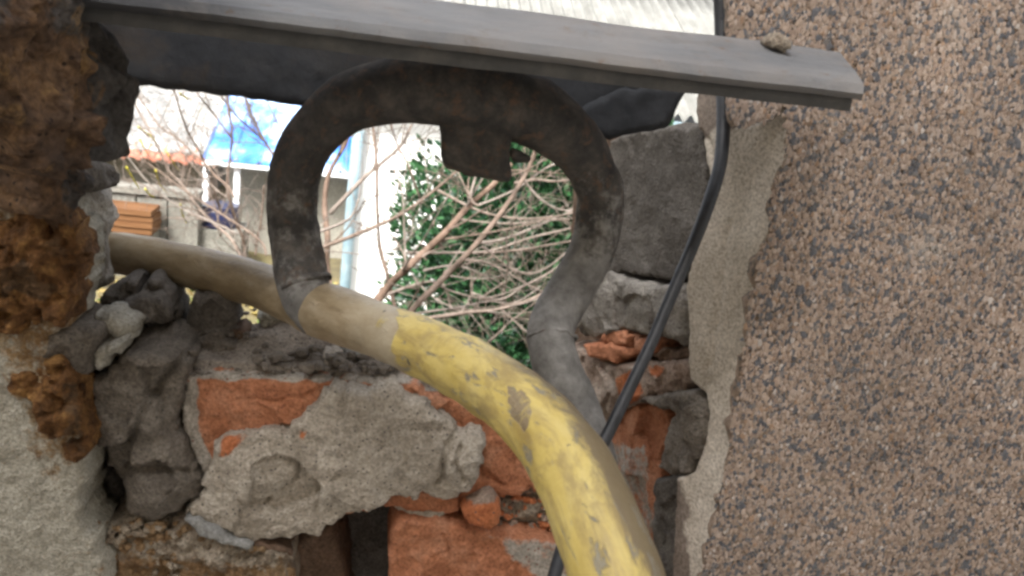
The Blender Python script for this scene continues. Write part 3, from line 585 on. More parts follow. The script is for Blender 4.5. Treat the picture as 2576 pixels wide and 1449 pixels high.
# ================================================================== GAS PIPE
gp = thing('gas_pipe', 'yellow gas pipe with a sooty black arch passing through the hole', 'pipe', onD(1200, 1449, .40))
def pix_path(lst, n=6):
    """list of (x, y, distance, radius)"""
    P = np.array([[*onD(x, y, d), r] for x, y, d, r in lst]); q = catmull(P, n); return q[:, :3], q[:, 3]
RP = .0168
run = [(120, 618, .745, RP), (290, 637, .72, RP), (400, 654, .70, RP), (520, 681, .68, RP), (640, 714, .65, RP), (740, 750, .615, RP*1.03), (800, 776, .59, RP*1.10), (870, 800, .56, RP*1.08), (960, 832, .535, RP), (1060, 873, .50, RP), (1150, 917, .47, RP), (1240, 970, .435, RP),
       (1322, 1033, .405, RP), (1388, 1102, .385, RP), (1440, 1182, .365, RP), (1484, 1275, .345, RP), (1520, 1362, .33, RP), (1550, 1449, .32, RP), (1590, 1570, .312, RP), (1640, 1760, .312, RP)]
P, r = pix_path(run, 8); v, f = tube_arrays(P, r, 40)
v = v+fbm(v, 55, 4, 81)[:, None]*0.0005*np.array((1, 1, 1))
px = proj(v)
k = np.clip((940-px[:, 0])/120+.5, 0, 1)            # bare steel left of the tee
k = np.where(px[:, 0] < 620, 1-.22*np.clip((620-px[:, 0])/120, 0, 1), k)
k = np.maximum(k, np.where(inside(px, [(860, 700), (1010, 760), (1000, 830), (985, 880), (1040, 960), (900, 960), (850, 830)]), .62, 0))
k = np.maximum(k, np.where(inside(px, [(1270, 960), (1330, 990), (1345, 1030), (1330, 1090), (1290, 1070), (1275, 1020)]), .52, 0))
ctr = np.repeat(P, 40, 0); ctr = np.concatenate((ctr, P[:1], P[-1:])); pc = proj(ctr)
# grime on the upper right side of the run
nrm = v-ctr; nrm /= np.linalg.norm(nrm, axis=1)[:, None]+1e-9
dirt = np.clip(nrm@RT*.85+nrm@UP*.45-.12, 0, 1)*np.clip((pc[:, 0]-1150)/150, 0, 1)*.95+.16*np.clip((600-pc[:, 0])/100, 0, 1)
sl2 = np.concatenate(([0], np.cumsum(np.linalg.norm(np.diff(P, axis=0), axis=1)))); th = np.tile(np.arange(40)*2*math.pi/40, len(P)); sv = np.repeat(sl2, 40)
puv = np.stack((sv*.33, .017*np.cos(th), .017*np.sin(th)), 1); puv = np.concatenate((puv, puv[:2]))
pale = np.clip((px[:, 0]-800)/190, 0, 1)*np.clip((1090-px[:, 0])/120, 0, 1)*.8
add('pipe_run', v, f, 'pipe_yellow', gp, True, {'grey': k, 'dirt': dirt, 'pale': pale, 'puv': puv})
arch = [(815, 800, .585, RP*.95), (772, 745, .585, RP), (748, 640, .590, RP*.98), (734, 545, .597, RP*1.0), (736, 460, .597, RP*1.01), (758, 385, .592, RP*1.02), (812, 312, .585, RP*1.05), (880, 258, .578, RP*1.14), (960, 236, .572, RP*1.22), (1060, 222, .57, RP*1.36), (1200, 238, .57, RP*1.5),
        (1310, 270, .575, RP*1.44), (1400, 322, .585, RP*1.25), (1468, 392, .597, RP*1.05), (1508, 480, .607, RP*.98), (1505, 560, .612, RP*.98), (1485, 640, .612, RP*.95), (1440, 722, .612, RP*.96), (1398, 795, .605, RP*.97), (1384, 850, .595, RP*.97), (1402, 930, .59, RP*.99), (1440, 1020, .59, RP), (1475, 1120, .58, RP), (1498, 1240, .57, RP), (1515, 1380, .56, RP)]
P, r = pix_path(arch, 8); v, f = tube_arrays(P, r, 40)
px = proj(v); v = v+(fbm(v, 60, 5, 82)*.0007+ridge(v, 90, 3, 83)*.0004)[:, None]
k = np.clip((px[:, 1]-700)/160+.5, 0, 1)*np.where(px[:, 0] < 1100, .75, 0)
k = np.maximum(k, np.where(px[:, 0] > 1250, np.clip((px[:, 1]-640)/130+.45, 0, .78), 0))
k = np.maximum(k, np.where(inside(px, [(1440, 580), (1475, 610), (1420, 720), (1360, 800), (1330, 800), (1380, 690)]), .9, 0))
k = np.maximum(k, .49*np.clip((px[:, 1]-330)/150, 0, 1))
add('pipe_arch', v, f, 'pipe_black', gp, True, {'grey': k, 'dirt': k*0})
def weld(name, x, y, D, ax, rmaj, rmin, mat, seed, grey=.6):
    ax = np.array(ax, float); ax /= np.linalg.norm(ax); a = np.cross(ax, (0.3, .5, .81)); a /= np.linalg.norm(a); b2 = np.cross(ax, a)
    t = np.linspace(0, 2*math.pi, 49); c = onD(x, y, D)
    P = c+rmaj*(np.cos(t)[:, None]*a+np.sin(t)[:, None]*b2); v, f = tube_arrays(P, rmin*(1+.08*np.sin(t*17)), 10, False)
    v = v+fbm(v, 120, 4, seed)[:, None]*.0011
    return add(name, v, f, mat, gp, True, {'grey': np.full(len(v), grey), 'dirt': np.zeros(len(v))})
weld('weld_bead', 770, 712, .586, onD(748, 640, .59)-onD(790, 780, .585), RP*.955, .0018, 'pipe_black', 91, .42)
weld('weld_bead', 1388, 852, .596, onD(1398, 795, .605)-onD(1402, 930, .59), RP*.975, .0012, 'pipe_black', 92, .6)
chunk('bracket', [(1095, 215), (1300, 225), (1290, 330), (1284, 385), (1286, 410), (1282, 453), (1200, 436), (1112, 411), (1108, 380), (1106, 335)], planeD(.562), .016, 'pipe_black', gp, res=.003, jag=.0006, rnd=.0025, amp=.0009, nsc=60, seed=94)
chunk('bracket', [(1278, 376), (1300, 372), (1345, 392), (1330, 404), (1300, 400), (1284, 402)], planeD(.566), .008, 'pipe_black', gp, res=.002, jag=.0012, rnd=.002, amp=.001, seed=95)

# cables
cab = [(1808, -160, .66, .0051), (1812, 0, .66, .0051), (1815, 80, .66, .0051), (1817, 190, .655, .0051), (1820, 300, .64, .0050), (1812, 410, .625, .0048), (1782, 515, .61, .0046), (1738, 630, .60, .0043), (1690, 742, .59, .0041), (1640, 860, .58, .0040), (1590, 965, .57, .0040), (1535, 1080, .56, .0040), (1480, 1190, .55, .0040), (1430, 1330, .53, .0040), (1395, 1449, .51, .0040), (1370, 1580, .5, .0040)]
P, r = pix_path(cab, 8); v, f = tube_arrays(P, r, 16)
tag(add('cable', v, f, 'rubber_black'), 'thick black rubber cable hanging across the right reveal behind the yellow pipe', 'cable')
# ================================================================== LOOSE STONES
def lump(pts, Y, thick, mat, label, seed, **k):
    kw = dict(res=.0014, jag=.0024, rnd=.004, amp=.0018, nsc=60, fac=.5, fcell=.02); kw.update(k)
    return tag(chunk('stone', pts, Y, thick, mat, None, seed=seed, **kw), label, 'stone')
lump([(466, 790), (484, 750), (520, 732), (552, 726), (590, 742), (598, 790), (588, 838), (566, 862), (512, 872), (466, 858), (458, 824)], .648, .03, 'mortar_shade', 'dark squarish mortar stone standing on the sill under the left pipe', 101, rnd=.006)
lump([(470, 874), (520, 862), (585, 866), (600, 884), (592, 902), (540, 914), (490, 914), (472, 896)], .632, .025, 'mortar_dark', 'flat grey stone lying beneath the dark squarish stone', 102)
lump([(560, 838), (596, 822), (622, 832), (626, 868), (600, 878), (566, 870)], .655, .02, 'brick_brown', 'small dark brown stone right of the dark squarish stone', 103)
lump([(236, 795), (262, 790), (300, 800), (330, 806), (338, 830), (330, 852), (300, 858), (262, 838), (242, 815)], .60, .025, 'pebble_pale', 'pale flat pebble perched above the mortar block by the foam', 104, bulge=.005)
lump([(224, 885), (250, 866), (280, 858), (314, 866), (308, 884), (276, 900), (256, 935), (240, 944), (226, 920)], .585, .025, 'pebble_pale', 'pointed yellowish pebble wedged under the pale flat pebble', 105, bulge=.004)
lump([(250, 760), (262, 728), (300, 722), (318, 708), (345, 712), (352, 738), (380, 706), (400, 704), (430, 740), (452, 790), (458, 850), (420, 872), (340, 866), (310, 850), (270, 800)], .655, .03, 'mortar_shade', 'dark jagged lump of rubble heaped beside the left plaster', 106, rid=.005, amp=.006)
lump([(300, 770), (330, 745), (372, 745), (420, 762), (430, 800), (400, 812), (330, 806)], .635, .025, 'mortar_shade', 'dark overhanging stone on the jagged lump behind the pale pebble', 107, rid=.003)
lump([(455, 1312), (498, 1308), (560, 1344), (634, 1378), (624, 1392), (560, 1372), (500, 1350)], YW-.022, .012, 'slate_pale', 'pale grey slate sliver stuck in the rusty rubble below the mortar slab', 108, rnd=.003, amp=.0008, fac=.1, jag=.001)
lump([(852, 878), (880, 874), (915, 884), (912, 910), (880, 918), (858, 904)], .632, .02, 'slate_pale', 'light grey pebble on the dusty sill touching the yellow pipe', 109, rnd=.006)
lump([(800, 908), (836, 896), (862, 912), (850, 930), (812, 932)], .615, .02, 'mortar_grey', 'grey crumb stone near the middle edge of the brick top', 110, rnd=.006)
lump([(640, 806), (690, 770), (742, 780), (758, 812), (724, 838), (664, 838)], .672, .02, 'pebble_pale', 'sunlit pale rubble stone at the back of the sill beneath the pipe', 111, rid=.004)
lump([(1925, 118), (1938, 98), (1958, 92), (1982, 102), (1990, 122), (1962, 130)], .550, .010, 'rubble_mix', 'small clod of dirt on the steel flange near its right end', 112, rnd=.004, rid=.003)
# crumbs: nobody could count them
rg = np.random.RandomState(21); parts = []
def crumbs(n, x0, x1, y0, y1, zf, s0, s1):
    for _ in range(n):
        c = onZ(rg.uniform(x0, x1), rg.uniform(y0, y1), zf); s = s0+(s1-s0)*rg.uniform()**2.5
        parts.append(rock_arrays(c+np.array((0, 0, s*.4)), (s, s*rg.uniform(.7, 1.1), s*rg.uniform(.5, .8)), rg.randint(9999), 5, 1, .25))
crumbs(260, 640, 1000, 830, 935, ZS+.008, .0012, .0085)
crumbs(90, 480, 1000, 915, 948, ZS+.002, .0006, .003)
crumbs(120, 200, 640, 760, 900, ZS+.012, .001, .006)
v, f = merge(parts); tag(add('rubble', v, f, 'mortar_dark', None, False), 'grey crumbs of mortar strewn over the sill behind the broken brick', 'rubble', kind='stuff')
parts = []
for _ in range(240):
    x, y = rg.uniform(1245, 1440), rg.uniform(1225, 1420)
    if y > 1350+ (x-1240)*.12: continue
    s = rg.uniform(.0008, .0045); parts.append(rock_arrays(onY(x, y, YW+.006), (s, s, s*.8), rg.randint(9999), 5, 1, .25))
v, f = merge(parts); tag(add('rubble', v, f, 'brick_dusty', None, False, {'tint': (fbm(v, 160, 2, 5) > .1)*.8}), 'reddish crumbs of brick and mortar beside the lower red brick', 'rubble', kind='stuff')
parts = []
for _ in range(420):
    x, y = rg.uniform(215, 735), rg.uniform(1310, 1460)
    if y < 1312+max(0, x-430)*.27: continue
    s = .0007+.0052*rg.uniform()**2; parts.append(rock_arrays(onY(x, y, YW-.012), (s, s, s*.8), rg.randint(9999), 5, 1, .25))
v, f = merge(parts); tag(add('rubble', v, f, 'rubble_mix', None, False, {'tint': (fbm(v, 120, 2, 6) > .05)*.8}), 'rusty and grey crumbs in the ledge at the lower left', 'rubble', kind='stuff')
# ================================================================== BACKGROUND YARD
# --- white house with a corrugated roof
YH = 7.0
ez = onY(1720, 300, YH-.3)[2]; xl = onY(893, 500, YH)[0]-.02
wh = thing('white_house', 'low white rendered house with a grey corrugated roof behind the bare shrubs', 'house', (xl+3.5, YH+2, 0))
v, f = box((xl, YH, -.1), (xl+7.5, YH+5, ez-.05)); add('wall', v, f, 'house_render', wh, False)
def corr_sheet(x0, x1, y0, y1, z0, slope, pitch, amp, th=.007, seg=6):
    n = int(round((x1-x0)/pitch*seg))+1; xs = np.linspace(x0, x1, n); zz = amp*np.cos((xs)/pitch*2*math.pi)
    V = []
    for (y, t) in ((y0, 0), (y1, 0), (y1, -th), (y0, -th)):
        V.append(np.stack((xs, np.full(n, y), z0+(y-y0)*slope+zz+t), 1))
    V = np.concatenate(V); q = []; i = np.arange(n-1)
    for a in range(4):
        b2 = (a+1) % 4; q.append(np.stack((a*n+i, a*n+i+1, b2*n+i+1, b2*n+i), 1))
    return V, np.concatenate(q)
b = NB('bounce_cream'); b.bump(b.noise(30, 5), .15, .004); b.done(b.ramp(b.noise(1.5, 6, .7), [(.35, (.70, .61, .49)), (.65, (.77, .68, .56))]), .9, .2)  # warm pale coat of the added block, bounces light onto the near wall
b = NB('asbestos_sheet')
b.bump(b.noise(40, 5), .2, .003)
b.done(b.ramp(b.noise(5, 8, .7, 0, b.stretch((1, .25, 1))), [(.3, (.11, .11, .102)), (.5, (.155, .155, .145)), (.7, (.22, .22, .205))]), .9, .2)
slope = math.tan(R(21)); pit = .105
for row in range(4):
    for c in range(8):
        x0 = xl-.25+c*1.05; y0 = YH-.14+row*1.42
        q, qq = corr_sheet(x0, x0+1.05+pit, y0, y0+1.55, ez+(y0-YH+.14)*slope+row*.012+(c % 2)*.006, slope, pit, .030)
        add('roof_sheet', q, np.zeros((0, 3), int), 'asbestos_sheet', wh, True, None, qq)
v, f = merge([box((xl-.25, YH-.235, ez-.10), (xl+7.6, YH-.155, ez-.035))]); add('gutter', v, f, 'pale_blue_paint', wh, False)
pp = [(905, 300), (885, 500), (868, 720), (850, 900)]
P = np.array([onY(x, y, YH-.10) for x, y in pp]); P = np.concatenate((P, [P[-1]+(P[-1]-P[-2])*1.2])); v, f = tube_arrays(P, .043, 16); add('drainpipe', v, f, 'pale_blue_paint', wh)
# --- shed with the blue roof
YS = 9.0
ezb = onY(640, 405, YS)[2]; xs0, xs1 = onY(560, 330, YS+1.2)[0], xl-.05
bs = thing('blue_roof_shed', 'grey rendered shed with a shiny blue metal roof and white porch posts', 'shed', ((xs0+xs1)/2, YS+2, 0))
xw = onY(556, 500, YS)[0]
v, f = box((xw, YS+.25, -.1), (xs1+1.2, YS+3.5, ezb-.03)); add('wall', v, f, 'shed_render', bs, False)
sb = math.tan(R(24))
xq = np.linspace(xw-.15, xs1+1.4, 12)
for i in range(11):
    x0, x1 = xq[i], xq[i+1]; V = []
    for (y, t) in ((YS-.15, 0), (YS+4.2, 0)):
        for xx, dz in ((x0, .03), (x0+.025, .0), (x1-.03, 0), (x1, .03)): V.append((xx, y, ezb+(y-YS+.15)*sb+dz))
    V = np.array(V); V = np.concatenate((V, V-np.array((0, 0, .012)))); qs = [(k, k+1, k+5, k+4) for k in range(3)]+[(k+12, k+13, k+9, k+8) for k in range(3)]+[(k+8, k+9, k+1, k) for k in range(3)]
    add('roof_sheet', V, np.zeros((0, 3), int), 'blue_sheet', bs, False, None, qs)
v, f = merge([box((xw-.15, YS-.18, ezb-.05), (xs1+1.4, YS-.152, ezb-.015))]); add('fascia', v, f, 'white_paint', bs, False)
for (xa, ya, xb_, yb) in ((519, 418, 512, 606), (598, 405, 590, 620)):
    P = np.array([onY(xa, ya, YS-.1), onY(xb_, yb, YS-.1)]); P = np.concatenate((P, [P[1]+(P[1]-P[0])*1.0])); P[:, 1] = YS-.1
    v, f = tube_arrays(P, .03, 12); add('post', v, f, 'white_paint', bs)
# --- far shed with slate roof, red tile eave
YF = 11.0; ezf = onY(430, 385, YF)[2]; xf0, xf1 = onY(150, 380, YF)[0]-1, onY(548, 395, YF)[0]
fs = thing('slate_roof_shed', 'old shed with a pale slate roof edged in red tiles behind the mossy branches', 'shed', ((xf0+xf1)/2, YF+2, 0))
v, f = box((xf0+.1, YF+.35, -.1), (xf1-.2, YF+4, ezf-.03)); add('wall', v, f, 'concrete_old', fs, False)
sf = math.tan(R(27))
for row in range(9):
    for c in range(7):
        w = (xf1-xf0)/7; x0 = xf0+c*w; y0 = YF-.02+row*.55
        v, f = box((x0+.006, y0, 0), (x0+w-.006, y0+.60, .012)); v[:, 2] += ezf+(v[:, 1]-YF)*sf+.012*(v[:, 1] < y0+.1)+rg.uniform(0, .004); add('slate', v, f, 'slate_roof', fs, False)
nt_ = 16; w = (xf1-xf0)/nt_
for c in range(nt_):
    a = np.linspace(0, math.pi, 7); x0 = xf0+(c+.5)*w; V = []
    for y in (YF-.14, YF+.10):
        for t in a: V.append((x0+w*.5*math.cos(t), y, ezf-.02+.045*math.sin(t)+(y-YF)*sf))
        for t in a[::-1]: V.append((x0+w*.42*math.cos(t), y, ezf-.035+.038*math.sin(t)+(y-YF)*sf))
    V = np.array(V); n = 14; qs = [(k, (k+1) % n, n+(k+1) % n, n+k) for k in range(n)]+[(k, 12-k+1-0, 12-k, k+1) for k in range(6)]
    add('tile', V, np.zeros((0, 3), int), 'tile_red', fs, False, None, qs)
# --- low grey wall, orange boards, navy barrel
YG = 8.3; zt = onY(400, 492, YG)[2]; xg0, xg1 = onY(100, 500, YG)[0], onY(500, 520, YG)[0]
gw = thing('concrete_wall', 'low weathered concrete wall in front of the sheds', 'wall', ((xg0+xg1)/2, YG+.1, 0))
n = 5; w = (xg1-xg0)/n; 
for i in range(n):
    v, f = box((xg0+i*w+.008, YG, -.1), (xg0+(i+1)*w-.008, YG+.16, zt-rg.uniform(0, .03))); add('panel', v, f, 'concrete_old', gw, False)
v, f = box((xg0, YG-.03, zt+.002), (xg1, YG+.19, zt+.06)); add('coping', v, f, 'concrete_old', gw, False)
YO = 8.0
names = ('topmost', 'second from the top', 'third from the top', 'lowest')
for i in range(4):
    ya = 521+i*15.5; a = onY(296, ya, YO); c = onY(391-abs(i-1.5)*3, ya+6+13.5, YO); hgt = abs(onY(345, ya, YO)[2]-onY(345, ya+14.5, YO)[2]); zc = onY(345, ya+8, YO)[2]
    v, f = box((a[0]-.6, YO-.09+.012*(i % 2), zc-hgt*.46), (c[0], YO+.22, zc+hgt*.46)); v[:, 2] += (v[:, 0]-a[0])*-.02
    tag(add('board', v, f, 'board_orange', None, False), 'orange wooden board, %s of the stack against the low concrete wall' % names[i], 'board', 'orange boards stacked by the concrete wall')
v, f = box((onY(296, 585, YO)[0]-.6, YO-.05, -.1), (onY(385, 585, YO)[0], YO+.2, onY(345, 585, YO)[2]-.005)); tag(add('trestle', v, f, 'concrete_old', None, False), 'grey block carrying the stack of orange boards', 'block')
bc = onY(553, 545, 8.6); a_ = np.linspace(0, 1, 9); prof = .17*(1+.06*np.sin(a_*math.pi)); top = onY(553, 522, 8.6)[2]
zb = onY(553, 568, 8.6)[2]; v, f = box((bc[0]-.24, bc[1]-.2, -.1), (bc[0]+.24, bc[1]+.24, zb-.002)); tag(add('plinth', v, f, 'concrete_old', None, False), 'grey plinth block under the navy tub', 'block')
P = np.stack((np.full(9, bc[0]), np.full(9, bc[1]), zb+a_*(top-zb)), 1); v, f = tube_arrays(P, prof, 24); br = thing('plastic_tub', 'dark navy plastic tub standing between the white posts', 'tub', (bc[0], bc[1], zb)); add('body', v, f, 'plastic_navy', br)
P = np.array([(bc[0], bc[1], top+.001), (bc[0], bc[1], top+.03)]); v, f = tube_arrays(P, .178, 24); add('lid', v, f, 'plastic_navy', br, False)

# ------------------------------------------------------------------ bare trees and shrubs
class Wood:
    def __init__(s, seed, k=.42, tn=1.5): s.k = k; s.tn = tn; s.rg = np.random.RandomState(seed); s.tw = []; s.tc = []
    def path(s, pts, Y, dY, w, wob=.3):
        """pixel polyline at depth Y..Y+dY, thickness w px -> metres"""
        n = len(pts); P = []
        for i, (x, y) in enumerate(pts):
            yy = Y+dY*i/(n-1)+s.rg.normal(0, .02); P.append(onY(x, y, yy))
        P = catmull(P, 5); D = np.linalg.norm(P-CAM, axis=1); return P, D
    def limb(s, root, pts, Y, dY, w, twigs=6, name='limb', mat='bark', light=None, tl=.35):
        P, D = s.path(pts, Y, dY, w); t = np.linspace(0, 1, len(P)); r = w*s.k*D.mean()/FL*(1.15-.5*t)
        r = r*(1+.12*fbm(P, 12, 2, s.rg.randint(999))); v, f = tube_arrays(P, np.maximum(r, .0012), 10)
        add(name, v, f, mat, root, True, {'col': np.full(len(v), s.rg.uniform(0, .8) if light is None else light)})
        L = np.linalg.norm(P[-1]-P[0])
        for _ in range(int(twigs*s.tn+.5)):
            k = s.rg.randint(2, len(P)-1); d = P[k]-P[k-1]; d /= np.linalg.norm(d)+1e-9
            q = s.rg.normal(size=3); q -= d*np.dot(q, d); q /= np.linalg.norm(q); dirv = d*.75+q*.65+np.array((0, 0, .15)); dirv /= np.linalg.norm(dirv)
            s.twig(P[k], dirv, tl*s.rg.uniform(.5, 1.3), max(r[k]*.38, .0018), 2)
    def twig(s, p, d, L, r, lev):
        n = 7; P = [p]; dd = d.copy(); bend = s.rg.normal(0, .14, 3)
        for i in range(n): dd = dd+bend*.55+s.rg.normal(0, .07, 3); dd /= np.linalg.norm(dd); P.append(P[-1]+dd*L/n)
        P = np.array(P); v, f = tube_arrays(P, np.linspace(r, r*.35, len(P)), 5); s.tw.append((v, f)); s.tc.append(np.full(len(v), s.rg.uniform(.2, 1)))
        for i in range(1, n):        # buds and spurs
            if s.rg.uniform() < .8:
                q = s.rg.normal(size=3); q /= np.linalg.norm(q); e2 = P[i]+q*r*s.rg.uniform(3, 8); v, f = tube_arrays(np.array([P[i], e2]), [r*.6, r*.25], 4); s.tw.append((v, f)); s.tc.append(np.full(len(v), .4))
        if lev > 0:
            for _ in range(s.rg.randint(0, 3)):
                i = s.rg.randint(1, n); q = s.rg.normal(size=3); q /= np.linalg.norm(q); nd = dd*.6+q*.6; nd /= np.linalg.norm(nd); s.twig(P[i], nd, L*s.rg.uniform(.4, .75), r*.7, lev-1)
    def flush(s, root, mat='bark'):
        v, f = merge(s.tw); o = add('twigs', v, f, mat, root, True, {'col': np.concatenate(s.tc)}); o['kind'] = 'stuff'; s.tw = []; s.tc = []
def L1(p): return [(276.8+x*.295, 201+y*.295) for x, y in p]
def L2(p): return [(780+x*.408, 289+y*.408) for x, y in p]
def plant(name, label, cat, pxx, Y, group=None):
    b_ = onY(*pxx, Y); b_[2] = 0; return thing(name, label, cat, b_, group)
# left: thicket seen through the left gap
w = Wood(3, .40, 2.4); t = plant('bare_tree', 'bare leafless tree with a dark upright stem before the blue roof', 'tree', (610, 640), 6.0)
w.limb(t, L1([(1180, 1900), (1140, 1390), (1090, 1250), (1030, 1050), (1000, 900), (1020, 680), (1040, 450), (1005, 160), (990, -200)]), 6.0, 0, 9, 8, 'trunk', light=.2)
w.limb(t, L1([(1030, 1050), (960, 1150), (900, 980), (800, 700), (770, 620), (680, 470), (620, 330), (560, 130), (500, -100)]), 6.0, -.6, 7, 8, light=.3)
w.limb(t, L1([(1000, 700), (1420, 680), (1330, 540), (1240, 370), (1160, 170), (1100, -100)][1:]), 6.2, .2, 8, 7, light=.1)
w.limb(t, L1([(1330, 540), (1230, 440), (1080, 310), (960, 150), (880, -60)]), 6.1, -.2, 6, 7, light=.3)
w.limb(t, L1([(1045, 490), (1020, 470), (870, 270), (760, 130), (680, -60)]), 6.0, -.3, 6, 6, light=.3)
w.limb(t, L1([(1500, 560), (1480, 500), (1440, 390), (1350, 200), (1290, -60)]), 6.1, .3, 5, 6, light=.3)
w.limb(t, L1([(1240, 1500), (1260, 1320), (1280, 1250), (1300, 1070), (1310, 900)]), 5.8, 0, 6, 5, light=.2)
w.limb(t, L1([(690, 700), (760, 730), (860, 735), (960, 715), (1100, 670)]), 5.7, 0, 5, 1, light=1)
w.limb(t, L1([(560, 840), (700, 855), (880, 825), (1150, 745), (1330, 690)]), 5.7, 0, 3.5, 0, light=1)
w.flush(t)
w = Wood(5, .40, 2.4); t = plant('bare_shrub', 'bare shrub of long slanting stems flecked with yellow moss before the slate roof', 'shrub', (600, 720), 5.0)
w.limb(t, L1([(1300, 1900), (1060, 1400), (900, 1240), (760, 1100), (620, 900), (500, 770), (400, 560), (330, 420), (240, 260), (150, 80)]), 5.0, .8, 9, 8, 'trunk', light=.5)
w.limb(t, L1([(1330, 1500), (1280, 1370), (960, 1150), (800, 1050), (690, 980), (500, 840), (220, 640), (80, 560)]), 5.0, .5, 6, 8, light=.3)
w.limb(t, L1([(1060, 1000), (1000, 900), (900, 820), (800, 700), (690, 610), (570, 490), (440, 410), (340, 280), (210, 100), (130, -20)]), 5.1, .7, 6, 8, light=.2)
w.limb(t, L1([(1100, 1320), (800, 1180), (640, 1110), (480, 1010), (330, 880), (160, 670), (60, 520)]), 4.7, .2, 5, 3, light=1)
w.limb(t, L1([(1000, 1000), (900, 930), (760, 790), (640, 650), (540, 480), (480, 380)]), 5.2, .5, 4, 5, light=.6)
w.limb(t, L1([(1050, 1330), (980, 1250), (760, 1180), (480, 1010), (300, 900), (100, 840)]), 5.2, .3, 4, 6, light=.6)
w.limb(t, L1([(950, 1330), (900, 1100), (820, 900), (700, 690), (560, 600)]), 5.3, .3, 4, 6, light=.4)
for pts in ([(240, 400), (290, 440), (350, 480), (400, 550)], [(250, 500), (300, 590), (330, 640)], [(470, 590), (510, 660), (550, 720), (590, 770)], [(390, 770), (420, 880), (480, 960)], [(140, 740), (190, 830), (250, 930)], [(300, 930), (340, 980), (380, 1000)], [(590, 110), (640, 150), (700, 170)], [(600, 1060), (620, 1150), (650, 1220)]):
    w.limb(t, L1(pts), 5.3, .1, 5, 3, 'limb', 'bark_mossy', tl=.15)
w.flush(t)
# centre: shrub whose stems cross the arch
w = Wood(8, .56, .9); t = plant('bare_shrub', 'brown stemmed bare shrub with crossing stems seen through the pipe arch', 'shrub', (960, 760), 3.0)
w.limb(t, L2([(380, 1200), (470, 1070), (590, 950), (700, 850), (840, 720), (980, 560), (1130, 430), (1240, 300)]), 3.0, .15, 17, 9, 'trunk', light=.05)
w.limb(t, L2([(520, 1330), (640, 1190), (850, 980), (1030, 790), (1180, 600), (1310, 400), (1380, 250), (1420, 80)]), 3.1, .2, 13, 9, light=.3)
w.limb(t, L2([(-60, 850), (120, 800), (400, 690), (580, 600), (760, 470), (900, 350), (1000, 230)]), 3.2, .2, 8.5, 9, light=.3)
w.limb(t, L2([(560, 1330), (510, 1130), (470, 960), (430, 800), (415, 600), (410, 300), (390, 100), (380, -60)]), 3.3, .1, 8, 8, light=.2)
w.limb(t, L2([(470, 1110), (640, 1050), (760, 1030), (850, 1080), (1070, 1130), (1280, 1070), (1500, 960)]), 3.1, .4, 6, 7, light=.7)
w.limb(t, L2([(640, 1270), (760, 1250), (960, 1220), (1150, 1200), (1330, 1150), (1480, 1080)]), 2.9, .1, 9, 8, light=.5)
w.limb(t, L2([(600, 1240), (680, 1220), (900, 1190), (1100, 1150), (1260, 1160), (1420, 1060)]), 3.2, .3, 5, 6, light=.9)
w.limb(t, L2([(590, 930), (580, 700), (575, 560), (560, 440), (500, 300)]), 3.2, .1, 4.5, 6, light=.8)
w.limb(t, L2([(680, 520), (600, 300), (540, 190), (500, 60), (470, -40)]), 3.4, .1, 4.5, 5, light=.2)
w.limb(t, L2([(120, 610), (330, 390), (450, 290), (560, 190), (610, 100), (650, 0)]), 3.4, .3, 8, 7, light=.8)
w.limb(t, L2([(-20, 760), (60, 720), (190, 670), (260, 620), (300, 520)]), 3.0, .1, 7, 4, light=.9)
w.limb(t, L2([(130, 1100), (105, 920), (108, 750), (90, 560), (115, 370), (210, 190), (260, 40)]), 3.6, .2, 13, 6, light=.1)
w.limb(t, L2([(1040, 560), (1000, 530), (920, 370), (880, 250)]), 3.0, .1, 5, 3, light=.5)
w.limb(t, L2([(980, 520), (1020, 380), (1040, 260)]), 3.1, .1, 6, 3, light=.9)
w.flush(t)
w = Wood(12, .55, .8); t = plant('bare_shrub', 'pale arching canes drooping before the evergreen bush', 'shrub', (1500, 640), 3.8)
for k, (pts, ww) in enumerate([([(780, 460), (950, 550), (1100, 610), (1300, 640), (1480, 630), (1600, 610), (1800, 560)], 6), ([(1030, 790), (1180, 770), (1320, 720), (1480, 650), (1600, 600), (1800, 480)], 7), ([(600, 850), (850, 850), (1100, 840), (1350, 760), (1600, 700), (1800, 640)], 6),
        ([(1000, 850), (1100, 850), (1300, 830), (1600, 780), (1800, 740)], 6), ([(1300, 350), (1310, 390), (1380, 480), (1480, 560), (1580, 590), (1670, 560), (1800, 500)], 6), ([(1060, 810), (1100, 840), (1210, 930), (1350, 980), (1480, 930), (1580, 850), (1800, 700)], 6.5),
        ([(900, 900), (1050, 900), (1200, 960), (1330, 1040), (1500, 1120)], 4.5), ([(850, 990), (1000, 1010), (1150, 1000), (1300, 940)], 4), ([(1000, 1100), (1170, 1140), (1330, 1050), (1440, 1000), (1700, 800)], 6), ([(900, 640), (1050, 660), (1250, 670), (1420, 650), (1600, 640)], 5), ([(1260, 420), (1390, 400), (1500, 410), (1640, 400), (1800, 420)], 6),
        ([(1030, 560), (1160, 510), (1300, 440), (1450, 330), (1560, 290)], 5), ([(1200, 1110), (1220, 900), (1210, 740), (1280, 620)], 4), ([(820, 1040), (850, 1120), (870, 1230)], 4), ([(980, 1130), (1040, 1230), (1110, 1360)], 4), ([(1180, 1200), (1260, 1270), (1340, 1340), (1450, 1420)], 5), ([(1100, 1400), (1170, 1340), (1240, 1270), (1400, 1150)], 5), ([(700, 960), (900, 930), (1100, 1000), (1280, 1100)], 5), ([(640, 1000), (740, 1110), (900, 1200), (1010, 1240)], 4.5)]):
    w.limb(t, L2(pts), 3.7+.1*(k % 4), .2*((k % 3)-1), ww, 7, light=.55+.45*((k*37 % 10)/10), tl=.3)
w.flush(t)
